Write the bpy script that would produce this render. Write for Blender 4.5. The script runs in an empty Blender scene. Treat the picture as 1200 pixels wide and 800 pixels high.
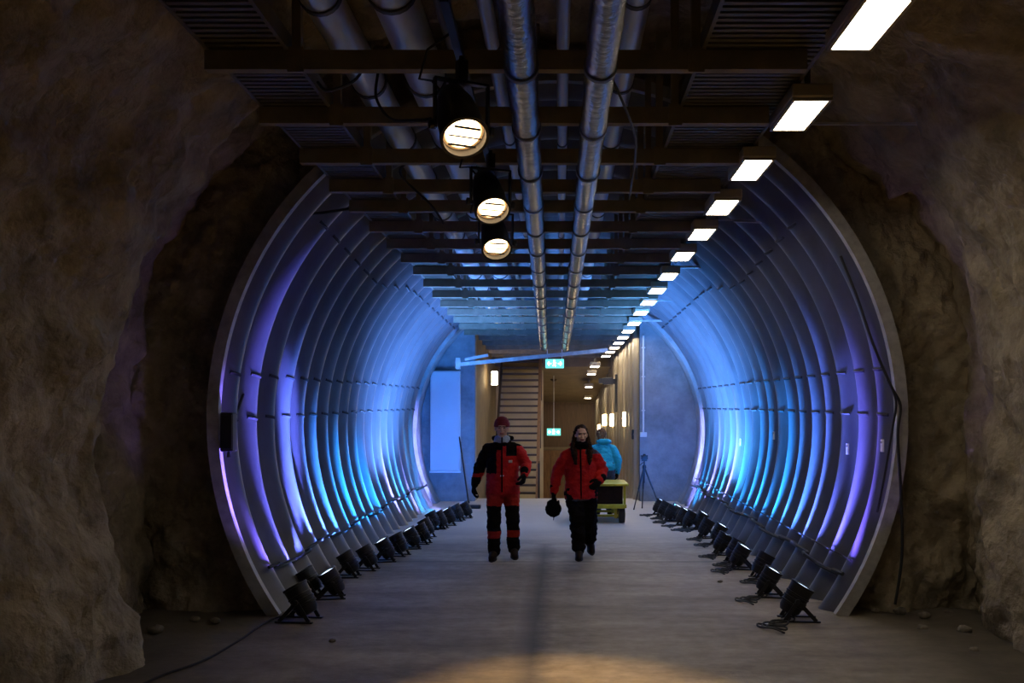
import bpy, bmesh, math, random
from mathutils import Vector, Matrix, noise
from math import sin, cos, pi, radians, sqrt, atan2

random.seed(7)
SC = bpy.context.scene
COL = SC.collection

# ------------------------------------------------------------------ camera
F = 1050.0                      # focal length in photo pixels (1200 wide)
CX, CY = 656.0, 490.0           # vanishing point of the tunnel in the photo
CAMZ = 1.72
cam_data = bpy.data.cameras.new('camera')
cam_data.sensor_width = 36.0
cam_data.lens = F / 1200 * 36
cam_data.shift_x = -(CX - 600) / 1200
cam_data.shift_y = (CY - 400) / 1200
cam_data.clip_end = 200
cam = bpy.data.objects.new('camera', cam_data)
cam.location = (0, 0, CAMZ)
cam.rotation_euler = (pi / 2, 0, 0)
COL.objects.link(cam)
SC.camera = cam

# ------------------------------------------------------------------ world, exposure
world = bpy.data.worlds.new('world')
SC.world = world
world.use_nodes = True
bg = world.node_tree.nodes['Background']
bg.inputs[0].default_value = (1.0, 0.72, 0.42, 1)
bg.inputs[1].default_value = 0.0015
SC.view_settings.view_transform = 'Standard'
SC.view_settings.look = 'None'
SC.view_settings.exposure = 0
SC.view_settings.gamma = 1
SC.view_settings.use_curve_mapping = False
SC.cycles.max_bounces = 6
SC.cycles.diffuse_bounces = 3
SC.cycles.glossy_bounces = 4
SC.cycles.sample_clamp_indirect = 3.0
SC.cycles.use_denoising = True

PANEL_EMIT = 23.0       # ceiling light panels
SPOT_W = 3300.0           # floor wash lamps
FAR_W = 950.0           # floor wash lamps of the far section
PAR_W = 280.0           # ceiling spotlights
SCONCE_EMIT = 32.0

# ------------------------------------------------------------------ helpers
def at(px, py, Y):
    return Vector(((px - CX) * Y / F, Y, CAMZ - (py - CY) * Y / F))

def tag(o, label=None, cat=None, group=None, kind=None):
    if label: o['label'] = label
    if cat: o['category'] = cat
    if group: o['group'] = group
    if kind: o['kind'] = kind
    return o

def empty(name, loc=(0, 0, 0), rz=0):
    o = bpy.data.objects.new(name, None)
    o.empty_display_size = 0.1
    o.location = loc
    o.rotation_euler = (0, 0, rz)
    COL.objects.link(o)
    return o

def copy_tree(o, parent=None):
    c = o.copy()
    COL.objects.link(c)
    if parent is not None:
        c.parent = parent
    for ch in list(o.children):
        copy_tree(ch, c)
    return c

ORD = ['first', 'second', 'third', 'fourth', 'fifth', 'sixth', 'seventh', 'eighth', 'ninth', 'tenth', 'eleventh',
       'twelfth', 'thirteenth', 'fourteenth', 'fifteenth', 'sixteenth', 'seventeenth', 'eighteenth', 'nineteenth',
       'twentieth', 'twenty-first', 'twenty-second', 'twenty-third', 'twenty-fourth', 'twenty-fifth', 'twenty-sixth']

def frame_for(d):
    d = Vector(d).normalized()
    up = Vector((0, 0, 1)) if abs(d.z) < 0.95 else Vector((0, 1, 0))
    a = d.cross(up).normalized()
    b = a.cross(d).normalized()
    return a, b

class MB:
    """collects shapes, builds ONE mesh object"""
    def __init__(self):
        self.v = []; self.f = []; self.mi = []
    def add(self, vs, fs, mi=0):
        k = len(self.v)
        self.v += [tuple(p) for p in vs]
        self.f += [tuple(i + k for i in f) for f in fs]
        self.mi += [mi] * len(fs)
        return self
    def box(self, c, s, rot=None, mi=0):
        c = Vector(c); hx, hy, hz = s[0] / 2, s[1] / 2, s[2] / 2
        vs = [Vector((x, y, z)) for x in (-hx, hx) for y in (-hy, hy) for z in (-hz, hz)]
        if rot is not None: vs = [rot @ p for p in vs]
        vs = [p + c for p in vs]
        return self.add(vs, [(0, 1, 3, 2), (4, 6, 7, 5), (0, 4, 5, 1), (2, 3, 7, 6), (0, 2, 6, 4), (1, 5, 7, 3)], mi)
    def bar(self, p0, p1, w, h, mi=0):
        p0 = Vector(p0); p1 = Vector(p1); a, b = frame_for(p1 - p0)
        vs = []
        for p in (p0, p1):
            for (i, j) in ((-1, -1), (1, -1), (1, 1), (-1, 1)):
                vs.append(p + a * (i * w / 2) + b * (j * h / 2))
        return self.add(vs, [(3, 2, 1, 0), (4, 5, 6, 7), (0, 1, 5, 4), (1, 2, 6, 5), (2, 3, 7, 6), (3, 0, 4, 7)], mi)
    def loft(self, rings, cap=True, closed=True, mi=0):
        n = len(rings[0]); vs = [p for r in rings for p in r]; fs = []
        for i in range(len(rings) - 1):
            for j in range(n if closed else n - 1):
                k = (j + 1) % n
                fs.append((i * n + j, i * n + k, (i + 1) * n + k, (i + 1) * n + j))
        if cap:
            fs.append(tuple(range(n))[::-1]); fs.append(tuple((len(rings) - 1) * n + j for j in range(n)))
        return self.add(vs, fs, mi)
    def tube(self, pts, r, n=8, cap=True, mi=0):
        pts = [Vector(p) for p in pts]
        rs = r if isinstance(r, (list, tuple)) else [r] * len(pts)
        rings = []; a = None
        for i, p in enumerate(pts):
            d = (pts[min(i + 1, len(pts) - 1)] - pts[max(i - 1, 0)])
            if d.length < 1e-9: d = Vector((0, 0, 1))
            d.normalize()
            if a is None: a, b = frame_for(d)
            else:
                a = a - d * a.dot(d)
                if a.length < 1e-6: a, b = frame_for(d)
                a.normalize(); b = a.cross(d).normalized()
            b = d.cross(a)
            rings.append([p + a * (cos(2 * pi * j / n) * rs[i]) + b * (sin(2 * pi * j / n) * rs[i]) for j in range(n)])
        return self.loft(rings, cap, mi=mi)
    def capsule(self, pts, rs, n=12, mi=0):
        """tube with rounded ends"""
        pts = [Vector(p) for p in pts]; rs = list(rs)
        d0 = (pts[0] - pts[1]).normalized(); d1 = (pts[-1] - pts[-2]).normalized()
        P = []; R = []
        for k in (0.98, 0.8, 0.45): P.append(pts[0] + d0 * rs[0] * k); R.append(rs[0] * sqrt(1 - k * k))
        P += pts; R += rs
        for k in (0.45, 0.8, 0.98): P.append(pts[-1] + d1 * rs[-1] * k); R.append(rs[-1] * sqrt(1 - k * k))
        return self.tube(P, R, n, mi=mi)
    def ell(self, c, r, rot=None, nu=16, nv=10, mi=0):
        c = Vector(c); rings = []
        for i in range(nv + 1):
            t = -pi / 2 + pi * (i + 0.02 * (i == 0) - 0.02 * (i == nv)) / nv
            ring = []
            for j in range(nu):
                p = Vector((r[0] * cos(t) * cos(2 * pi * j / nu), r[1] * cos(t) * sin(2 * pi * j / nu), r[2] * sin(t)))
                if rot is not None: p = rot @ p
                ring.append(p + c)
            rings.append(ring)
        return self.loft(rings, mi=mi)
    def lathe(self, prof, base=(0, 0, 0), axis=(0, 0, 1), n=24, mi=0, cap=True):
        d = Vector(axis).normalized(); a, b = frame_for(d); base = Vector(base)
        rings = [[base + d * z + a * (cos(2 * pi * j / n) * r) + b * (sin(2 * pi * j / n) * r) for j in range(n)] for (r, z) in prof]
        return self.loft(rings, cap, mi=mi)
    def build(self, name, mat, parent=None, smooth=True, angle=40, bevel=0):
        me = bpy.data.meshes.new(name)
        me.from_pydata(self.v, [], self.f)
        mats = mat if isinstance(mat, (list, tuple)) else [mat]
        for m in mats: me.materials.append(m)
        if len(mats) > 1: me.polygons.foreach_set('material_index', self.mi)
        bm = bmesh.new(); bm.from_mesh(me); bmesh.ops.recalc_face_normals(bm, faces=bm.faces); bm.to_mesh(me); bm.free()
        if smooth:
            me.polygons.foreach_set('use_smooth', [True] * len(me.polygons))
            me.set_sharp_from_angle(angle=radians(angle))
        me.update()
        o = bpy.data.objects.new(name, me)
        COL.objects.link(o)
        if parent is not None: o.parent = parent
        if bevel:
            b = o.modifiers.new('bevel', 'BEVEL'); b.width = bevel; b.segments = 2; b.limit_method = 'ANGLE'
        return o

def grid(name, fn, nu, nv, mat, parent=None, flip=False):
    vs = [fn(i / (nu - 1), j / (nv - 1)) for i in range(nu) for j in range(nv)]
    fs = []
    for i in range(nu - 1):
        for j in range(nv - 1):
            q = (i * nv + j, (i + 1) * nv + j, (i + 1) * nv + j + 1, i * nv + j + 1)
            fs.append(q[::-1] if flip else q)
    me = bpy.data.meshes.new(name); me.from_pydata([tuple(v) for v in vs], [], fs); me.materials.append(mat)
    me.polygons.foreach_set('use_smooth', [True] * len(me.polygons)); me.update()
    o = bpy.data.objects.new(name, me); COL.objects.link(o)
    if parent is not None: o.parent = parent
    return o

# ------------------------------------------------------------------ materials
def mat(name, col, rough=0.6, metal=0.0, emit=None, estr=0.0, var=0.0, vscale=6.0, bump=0.0, bscale=40.0, col2=None, spec=0.5, stretch=None, sheen=0.0):
    m = bpy.data.materials.new(name); m.use_nodes = True
    nt = m.node_tree; b = nt.nodes['Principled BSDF']
    b.inputs['Base Color'].default_value = (*col, 1)
    b.inputs['Roughness'].default_value = rough
    b.inputs['Metallic'].default_value = metal
    b.inputs['Specular IOR Level'].default_value = spec
    if sheen: b.inputs['Sheen Weight'].default_value = sheen
    if emit is not None:
        b.inputs['Emission Color'].default_value = (*emit, 1)
        b.inputs['Emission Strength'].default_value = estr
    if var or bump:
        tc = nt.nodes.new('ShaderNodeTexCoord'); mp = nt.nodes.new('ShaderNodeMapping')
        nt.links.new(tc.outputs['Object'], mp.inputs[0])
        if stretch: mp.inputs['Scale'].default_value = stretch
    if var:
        n = nt.nodes.new('ShaderNodeTexNoise'); n.inputs['Scale'].default_value = vscale; n.inputs['Detail'].default_value = 8
        n.inputs['Roughness'].default_value = 0.65
        nt.links.new(mp.outputs[0], n.inputs['Vector'])
        r = nt.nodes.new('ShaderNodeValToRGB')
        c2 = col2 or tuple(c * (1 - var) for c in col)
        c1 = tuple(min(1, c * (1 + var * 0.5)) for c in col)
        r.color_ramp.elements[0].position = 0.32; r.color_ramp.elements[1].position = 0.68
        r.color_ramp.elements[0].color = (*c2, 1); r.color_ramp.elements[1].color = (*c1, 1)
        nt.links.new(n.outputs['Fac'], r.inputs[0]); nt.links.new(r.outputs[0], b.inputs['Base Color'])
    if bump:
        n2 = nt.nodes.new('ShaderNodeTexNoise'); n2.inputs['Scale'].default_value = bscale; n2.inputs['Detail'].default_value = 6
        nt.links.new(mp.outputs[0], n2.inputs['Vector'])
        bp = nt.nodes.new('ShaderNodeBump'); bp.inputs['Strength'].default_value = bump; bp.inputs['Distance'].default_value = 0.06 if 'rock' in name else 0.03
        nt.links.new(n2.outputs['Fac'], bp.inputs['Height']); nt.links.new(bp.outputs[0], b.inputs['Normal'])
    return m

M = {}
M['rock'] = mat('shotcrete_rock', (0.36, 0.30, 0.205), 0.95, var=0.5, vscale=2.6, bump=1.0, bscale=9, spec=0.15)
M['galv'] = mat('galvanised_corrugated_steel', (0.112, 0.116, 0.130), 0.36, 0.35, var=0.25, vscale=3.0, stretch=(1, 1, 0.4))
M['rim'] = mat('rim_steel', (0.42, 0.41, 0.40), 0.6, 0.3, var=0.3, vscale=8)
M['steel'] = mat('dull_steel', (0.14, 0.12, 0.082), 0.55, 0.4, var=0.25, vscale=5)
M['beam'] = mat('brown_grey_beam_paint', (0.24, 0.20, 0.135), 0.7, 0.0, var=0.25, vscale=5, spec=0.2)
M['foil'] = mat('foil_lagging', (0.27, 0.26, 0.24), 0.24, 0.9, bump=0.35, bscale=22)
M['duct'] = mat('duct_sheet_metal', (0.80, 0.79, 0.77), 0.36, 0.8, bump=0.15, bscale=12)
M['black'] = mat('black_plastic', (0.012, 0.012, 0.013), 0.5)
M['blackm'] = mat('black_painted_metal', (0.016, 0.016, 0.017), 0.45, 0.2)
M['rubber'] = mat('black_cable_rubber', (0.012, 0.012, 0.012), 0.6)
M['clamp'] = mat('clamp_band', (0.10, 0.10, 0.10), 0.5, 0.5)
M['housing'] = mat('lamp_housing', (0.36, 0.30, 0.20), 0.55)
M['diffuser'] = mat('lit_diffuser', (0.9, 0.9, 0.9), 0.5, emit=(1.0, 0.88, 0.70), estr=PANEL_EMIT)
M['sconce'] = mat('lit_sconce_glass', (0.9, 0.85, 0.7), 0.4, emit=(1.0, 0.74, 0.40), estr=SCONCE_EMIT)
M['lens_warm'] = mat('lit_spot_lens', (0.9, 0.8, 0.6), 0.3, emit=(1.0, 0.72, 0.40), estr=7.0)
M['lens_inner'] = mat('lit_spot_reflector', (0.8, 0.6, 0.4), 0.3, emit=(1.0, 0.50, 0.18), estr=0.35)
M['lens_blue'] = mat('lit_blue_lens', (0.6, 0.7, 0.9), 0.3, emit=(0.62, 0.78, 1.0), estr=2.0)
M['concrete'] = mat('cast_concrete', (0.28, 0.29, 0.30), 0.8, var=0.35, vscale=2.5, bump=0.25, bscale=20, spec=0.2)
M['panel'] = mat('pale_panel', (0.66, 0.68, 0.70), 0.6, var=0.05, vscale=2)
M['white'] = mat('white_plastic', (0.75, 0.75, 0.75), 0.5)
M['tan'] = mat('tan_plaster', (0.21, 0.16, 0.10), 0.8, var=0.2, vscale=3)
M['cream'] = mat('cream_plaster', (0.50, 0.41, 0.26), 0.8, var=0.15, vscale=2)
M['wood'] = mat('brown_wood', (0.24, 0.125, 0.055), 0.6, var=0.4, vscale=5, stretch=(6, 6, 0.6))
M['plywood'] = mat('plywood_boards', (0.13, 0.078, 0.042), 0.65, var=0.3, vscale=4, stretch=(5, 5, 0.5))
M['darkwood'] = mat('dark_stair_wood', (0.045, 0.026, 0.014), 0.6, var=0.3, vscale=7)
M['sheet'] = mat('painted_corrugated_sheet', (0.42, 0.35, 0.235), 0.4, 0.3, var=0.1, vscale=2)
M['yellow'] = mat('yellow_painted_steel', (0.46, 0.37, 0.015), 0.45, var=0.2, vscale=12)
M['crate'] = mat('dark_crate', (0.022, 0.012, 0.008), 0.8, spec=0.08, var=0.4, vscale=10)
M['exit'] = mat('lit_exit_sign', (0.1, 0.6, 0.5), 0.4, emit=(0.16, 0.75, 0.62), estr=1.3)
M['exitw'] = mat('lit_exit_symbol', (0.9, 1, 0.95), 0.4, emit=(0.85, 1.0, 0.95), estr=5.0)
M['red'] = mat('red_shell_fabric', (0.52, 0.016, 0.014), 0.75, var=0.2, vscale=20, bump=0.3, bscale=40, spec=0.15)
M['red2'] = mat('orange_red_shell_fabric', (0.42, 0.024, 0.010), 0.75, var=0.2, vscale=20, bump=0.3, bscale=40, spec=0.15)
M['blackfab'] = mat('black_fabric', (0.007, 0.006, 0.0055), 0.9, bump=0.3, bscale=40, spec=0.05)
M['greyfab'] = mat('grey_fabric', (0.06, 0.06, 0.075), 0.85, bump=0.3, bscale=40, spec=0.15)
M['cyanfab'] = mat('cyan_shell_fabric', (0.03, 0.42, 0.55), 0.7, var=0.15, vscale=20, bump=0.3, bscale=40, spec=0.15)
M['knit'] = mat('dark_red_knit', (0.20, 0.012, 0.014), 0.9, bump=0.8, bscale=120)
M['scarf'] = mat('pale_blue_fleece', (0.42, 0.52, 0.66), 0.9, bump=0.5, bscale=60)
M['skin'] = mat('skin', (0.66, 0.42, 0.30), 0.55)
M['lip'] = mat('lips', (0.42, 0.16, 0.13), 0.5)
M['eye'] = mat('eye', (0.06, 0.05, 0.05), 0.2)
M['hair'] = mat('dark_brown_hair', (0.030, 0.014, 0.007), 0.8, spec=0.08, var=0.5, vscale=40, stretch=(3, 3, 0.3), bump=0.6, bscale=60)
M['hair2'] = mat('brown_hair', (0.22, 0.10, 0.045), 0.8, spec=0.1, var=0.5, vscale=40, stretch=(3, 3, 0.3), bump=0.6, bscale=60)
M['fur'] = mat('black_fur', (0.007, 0.006, 0.005), 0.95, spec=0.05, bump=1.0, bscale=90)
M['boot'] = mat('brown_leather', (0.022, 0.015, 0.010), 0.75, spec=0.1)
M['sole'] = mat('boot_sole', (0.012, 0.011, 0.01), 0.8)
M['stone'] = mat('loose_stone', (0.22, 0.19, 0.15), 0.9, var=0.4, vscale=20)
M['seam'] = mat('dark_seam', (0.02, 0.02, 0.025), 0.7)

# floor: worn concrete, damp darker patches, a long dark stain along the middle, warm earth near the mouth
def floor_mat():
    m = bpy.data.materials.new('worn_concrete_floor'); m.use_nodes = True
    nt = m.node_tree; N = nt.nodes; L = nt.links; b = N['Principled BSDF']
    g = N.new('ShaderNodeNewGeometry'); sep = N.new('ShaderNodeSeparateXYZ'); L.new(g.outputs['Position'], sep.inputs[0])
    def noise_n(scale, detail=8, rough=0.65, vec=None):
        n = N.new('ShaderNodeTexNoise'); n.inputs['Scale'].default_value = scale; n.inputs['Detail'].default_value = detail
        n.inputs['Roughness'].default_value = rough; L.new(vec or g.outputs['Position'], n.inputs['Vector']); return n
    mp = N.new('ShaderNodeMapping'); mp.inputs['Scale'].default_value = (0.5, 1.6, 1); L.new(g.outputs['Position'], mp.inputs[0])
    n1 = noise_n(0.9, vec=mp.outputs[0]); n2 = noise_n(7.0)
    r = N.new('ShaderNodeValToRGB'); r.color_ramp.elements[0].position = 0.30; r.color_ramp.elements[1].position = 0.70
    r.color_ramp.elements[0].color = (0.15, 0.126, 0.092, 1); r.color_ramp.elements[1].color = (0.48, 0.415, 0.315, 1)
    L.new(n1.outputs['Fac'], r.inputs[0])
    mx = N.new('ShaderNodeMix'); mx.data_type = 'RGBA'; mx.blend_type = 'MULTIPLY'; mx.inputs[0].default_value = 0.6
    r2 = N.new('ShaderNodeValToRGB'); r2.color_ramp.elements[0].position = 0.3; r2.color_ramp.elements[1].position = 0.62
    r2.color_ramp.elements[0].color = (0.45, 0.44, 0.42, 1); r2.color_ramp.elements[1].color = (1, 1, 1, 1)
    L.new(n2.outputs['Fac'], r2.inputs[0]); L.new(r.outputs[0], mx.inputs[6]); L.new(r2.outputs[0], mx.inputs[7])
    # centre stain: distance from x = -0.17 + wobble
    def math(op, a, bb=None, clamp=False):
        n = N.new('ShaderNodeMath'); n.operation = op; n.use_clamp = clamp
        for i, q in enumerate((a, bb)):
            if q is None: continue
            if isinstance(q, (int, float)): n.inputs[i].default_value = q
            else: L.new(q, n.inputs[i])
        return n.outputs[0]
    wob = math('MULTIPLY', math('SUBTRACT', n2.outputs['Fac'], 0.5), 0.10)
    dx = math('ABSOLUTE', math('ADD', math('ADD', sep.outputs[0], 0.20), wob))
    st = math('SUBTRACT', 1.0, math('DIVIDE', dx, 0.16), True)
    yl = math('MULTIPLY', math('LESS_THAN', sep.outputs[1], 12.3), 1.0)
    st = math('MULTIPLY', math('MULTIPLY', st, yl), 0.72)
    # a cross joint at y = 12
    dj = math('ABSOLUTE', math('SUBTRACT', sep.outputs[1], 10.75))
    jt = math('MULTIPLY', math('LESS_THAN', dj, 0.04), 0.5)
    st = math('MAXIMUM', st, jt)
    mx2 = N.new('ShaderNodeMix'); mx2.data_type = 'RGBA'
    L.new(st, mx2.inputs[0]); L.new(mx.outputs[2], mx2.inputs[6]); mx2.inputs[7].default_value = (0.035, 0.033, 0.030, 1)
    # dirt towards the rock at both sides and in front of the steel tube
    ax = math('ABSOLUTE', sep.outputs[0])
    dirt = math('MULTIPLY', math('DIVIDE', math('SUBTRACT', math('ADD', ax, wob), 1.9), 1.0, True), math('LESS_THAN', sep.outputs[1], 8.4))
    mx3 = N.new('ShaderNodeMix'); mx3.data_type = 'RGBA'
    L.new(math('MULTIPLY', dirt, 0.75), mx3.inputs[0]); L.new(mx2.outputs[2], mx3.inputs[6]); mx3.inputs[7].default_value = (0.06, 0.05, 0.037, 1)
    # paler deeper in: the grazing sheen of the far floor mixed into its colour
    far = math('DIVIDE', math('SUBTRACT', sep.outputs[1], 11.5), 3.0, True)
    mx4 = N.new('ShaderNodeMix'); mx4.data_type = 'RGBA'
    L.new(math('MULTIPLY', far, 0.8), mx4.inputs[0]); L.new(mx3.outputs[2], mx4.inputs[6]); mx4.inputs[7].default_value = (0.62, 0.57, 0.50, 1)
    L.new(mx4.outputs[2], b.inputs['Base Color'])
    b.inputs['Roughness'].default_value = 0.62; b.inputs['Specular IOR Level'].default_value = 0.35
    bp = N.new('ShaderNodeBump'); bp.inputs['Strength'].default_value = 0.35; bp.inputs['Distance'].default_value = 0.02
    n3 = noise_n(16.0); L.new(n3.outputs['Fac'], bp.inputs['Height']); L.new(bp.outputs[0], b.inputs['Normal'])
    return m
M['floor'] = floor_mat()

# ------------------------------------------------------------------ the setting
def fbm(p, sc, oct=4, seed=0.0):
    return noise.fractal(Vector((p[0] * sc + seed, p[1] * sc + seed * 1.7, p[2] * sc - seed)), 1.0, 2.1, oct)

END = 18.6                       # concrete end wall
Y0, Y1 = 7.85, 18.0              # steel tube
TR = 2.975
def tube_centre(y): return (-0.02, 1.705 - 0.0236 * (y - Y0))
PITCH = 0.53
def corr(y):
    a = 0.066 if y < 14.3 else 0.048
    return a * cos(2 * pi * (y - Y0) / PITCH)

# floor
def zfloor(y):
    if y < 19.3: return 0.0
    return -(y - 19.3) * 0.128
def floor_fn(u, v):
    y = -3.0 + 34.5 * u; x = -5.0 + 10.0 * v
    z = zfloor(y)
    if y < 9.0:
        e = max(0.0, abs(x) - 2.2)
        z += 0.035 * fbm((x, y, 0), 1.6, 4, 3) * min(1, e * 1.2) + 0.02 * min(1, e)* max(0, fbm((x, y, 0), 6, 2, 9))
    return Vector((x, y, z))
tag(grid('floor', floor_fn, 240, 100, M['floor'], flip=True), kind='structure')

# rock walls: polar shells round the tunnel axis, roughened
def sstep(a, b, x):
    t = min(1, max(0, (x - a) / (b - a))); return t * t * (3 - 2 * t)
def rock_half(side, y, a):
    """radius at angle a (0 = horizontal outwards, up positive)"""
    if side < 0:
        w = 3.02 + 0.70 * sstep(6.25, 6.75, y + 0.25 * fbm((0, 0, a), 1.5, 2, 5))
        w += 0.10 * sin(a * 3 + 1)
    else:
        w = 3.30 + 0.075 * (y - 5.5) + 0.06 * sin(a * 4)
        w += 0.22 * sstep(7.0, 8.0, y) * (a < 0.6)
    return w
def rock_fn(side):
    def fn(u, v):
        y = -1.5 + 9.9 * u
        s = v * 2.0                                   # 0..0.5 straight foot, rest arch
        if s < 0.42:
            z = -0.15 + 1.85 * (s / 0.42); a = -0.5 * (1 - s / 0.42)
            w = rock_half(side, y, a)
            w += 0.10 * (1 - s / 0.42) * (0.5 if side < 0 else 1)
            p = Vector((side * w, y, z)); n = Vector((-side, 0, 0))
        else:
            a = (s - 0.42) / 1.58 * (pi / 2 + 0.05)
            w = rock_half(side, y, a)
            top = w if side < 0 else w
            p = Vector((side * w * cos(a), y, 1.70 + top * sin(a) * 0.98)); n = Vector((-side * cos(a), 0, -sin(a)))
        d = 0.13 * fbm(p, 0.9, 4, 11 + side) + 0.07 * fbm(p, 3.0, 4, 4) + 0.022 * fbm(p, 10.0, 3, 8)
        ridge = 0.16 * (1 - abs(fbm(p, 0.55, 2, 21 + side)) * 2.2)
        return p + n * (d + ridge * 0.6 - 0.05)
    return fn
tag(grid('wall_left', rock_fn(-1), 200, 190, M['rock'], flip=True), kind='structure')
tag(grid('wall_right', rock_fn(1), 200, 190, M['rock']), kind='structure')

# rock face round the mouth of the steel tube
def face_fn(u, v):
    a = -0.75 + (pi + 1.5) * u
    r = 3.02 + 1.6 * v
    p = Vector((r * cos(a), 8.06, 1.70 + r * sin(a)))
    d = 0.12 * fbm(p, 1.2, 4, 31) + 0.08 * fbm(p, 3.5, 4, 2) + 0.028 * fbm(p, 11, 3, 5)
    p.y -= d + 0.10 * sstep(0.0, 0.5, v) - 0.04
    return p
tag(grid('wall_face', face_fn, 420, 90, M['rock'], flip=False), kind='structure')

# corrugated steel tube
def tube_mesh():
    seg = 16; ny = int((Y1 - Y0) / PITCH * seg); na = 170
    a0 = -0.66; a1 = pi + 0.66
    def fn(u, v):
        y = Y0 + (Y1 - Y0) * u; a = a0 + (a1 - a0) * v
        cx, cz = tube_centre(y)
        r = TR + corr(y)
        if y > 14.3: r -= 0.05
        return Vector((cx + r * cos(a), y, cz + r * sin(a)))
    return grid('wall_tube', fn, ny + 1, na, M['galv'])
tube = tag(tube_mesh(), 'corrugated steel tunnel tube washed with blue light', 'tunnel lining', kind='structure')

def tube_pt(y, deg, inset=0.0):
    cx, cz = tube_centre(y); a = radians(deg); r = TR + corr(y) - inset - (0.05 if y > 14.3 else 0)
    return Vector((cx + r * cos(a), y, cz + r * sin(a)))

# collar at the mouth
mb = MB(); n = 150
for (ra, rb, ya, yb) in ((2.955, 3.055, Y0 - 0.05, Y0 + 0.02), (2.99, 3.03, Y0, Y0 + 0.45)):
    rings = []
    for i in range(n + 1):
        a = -0.61 + (pi + 1.22) * i / n; cx, cz = tube_centre(Y0)
        rings.append([Vector((cx + r * cos(a), y, cz + r * sin(a))) for (r, y) in ((ra, ya), (rb, ya), (rb, yb), (ra, yb))])
    mb.loft(rings)
tag(mb.build('trim_1', M['rim']), 'flanged steel collar at the mouth of the tube', 'trim', kind='structure')
# collar at the far end
mb = MB(); rings = []
for i in range(n + 1):
    a = -0.55 + (pi + 1.1) * i / n; cx, cz = tube_centre(Y1)
    rings.append([Vector((cx + r * cos(a), y, cz + r * sin(a))) for (r, y) in ((2.86, Y1), (3.1, Y1), (3.1, Y1 + 0.6), (2.86, Y1 + 0.6))])
mb.loft(rings)
tag(mb.build('trim_2', M['concrete']), kind='structure')

# seams of the plates: dark slots in each valley
def seam(pts, name='plate_seam'):
    """pts: (y, deg) polyline"""
    mb = MB()
    k = 0
    y = pts[0][0]
    while True:
        y = Y0 + PITCH * (k + 0.5); k += 1
        if y < pts[0][0]: continue
        if y > pts[-1][0]: break
        for (ya, aa), (yb, ab) in zip(pts, pts[1:]):
            if ya <= y <= yb:
                d = aa + (ab - aa) * (y - ya) / (yb - ya)
        ps = [tube_pt(y + t, d + (t * 2.0), -0.002) for t in (-0.11, -0.055, 0, 0.055, 0.11)]
        mb.tube(ps, 0.017, 6)
    return mb.build(name, M['seam'], tube)
seam([(7.9, 172), (17.9, 163)])
seam([(7.9, 180), (17.9, 171.5)])
seam([(8.6, 140), (11.6, 142), (13, 137), (17.9, 135.5)])
seam([(7.9, 9), (17.9, 17)])
seam([(7.9, 1), (17.9, 9)])
seam([(8.6, 40), (11.6, 38), (13, 43), (17.9, 45)])
seam([(9.5, 52), (17.9, 58)])

# rock above the trays is covered by the shells; concrete end wall with the corridor opening
def slab(name, x0, x1, y0, y1, z0, z1, m):
    return MB().box(((x0 + x1) / 2, (y0 + y1) / 2, (z0 + z1) / 2), (x1 - x0, y1 - y0, z1 - z0)).build(name, m)
XL, XR = -1.76, 1.66
tag(slab('wall_end_left', -3.6, XL, END, END + 0.35, -0.3, 4.9, M['concrete']), kind='structure')
tag(slab('wall_end_right', XR, 3.6, END, END + 0.35, -0.3, 4.9, M['concrete']), kind='structure')
tag(slab('wall_end_top', XL, XR, END, END + 0.35, 4.0, 4.9, M['concrete']), kind='structure')
# corridor beyond: left plaster wall, right ribbed sheet wall, back boarding, ceilings
YB = 30.0
tag(slab('wall_corridor_left', XL - 0.25, XL, END + 0.35, YB, -1.6, 4.2, M['tan']), kind='structure')
def ribbed(u, v):
    y = END + 0.02 + (YB - END - 0.02) * u
    x = XR - 0.012 + (1.24 - XR) * u
    ph = (y - END - 0.19) / 0.70 % 1.0
    x += -0.075 * (sstep(0.1, 0.28, ph) - sstep(0.6, 0.78, ph))
    return Vector((x, y, -1.6 + 5.8 * v))
tag(grid('wall_corridor_right', ribbed, 520, 3, M['sheet'], flip=False), kind='structure')
mb = MB()
mb.box((0, YB + 0.1, 0.4), (4.6, 0.2, 4.4))
tag(mb.build('wall_corridor_back', M['plywood']), kind='structure')
tag(slab('ceiling', XL, XR, END + 0.35, 24.3, 4.0, 4.15, M['tan']), kind='structure')
mb = MB()
mb.add([(XL, 24.3, 3.12), (XR, 24.3, 3.12), (XR, YB, 2.24), (XL, YB, 2.24), (XL, 24.3, 4.15), (XR, 24.3, 4.15), (XR, YB, 4.15), (XL, YB, 4.15)],
       [(0, 1, 2, 3), (4, 7, 6, 5), (0, 4, 5, 1), (1, 5, 6, 2), (2, 6, 7, 3), (3, 7, 4, 0)])
tag(mb.build('ceiling_corridor', M['tan'], smooth=False), kind='structure')
tag(MB().box((0.15, YB - 0.06, 2.23), (2.3, 0.10, 0.10)).build('trim_3', M['plywood'], bevel=0.01), kind='structure')

# ------------------------------------------------------------------ ceiling services
def Hc(y):                       # height of the cable trays above the camera
    return 2.07 if y < 12 else 2.07 - 0.033 * (y - 12)
def zc(y): return CAMZ + Hc(y)
TY0, TYE = 3.2, 23.6

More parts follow.
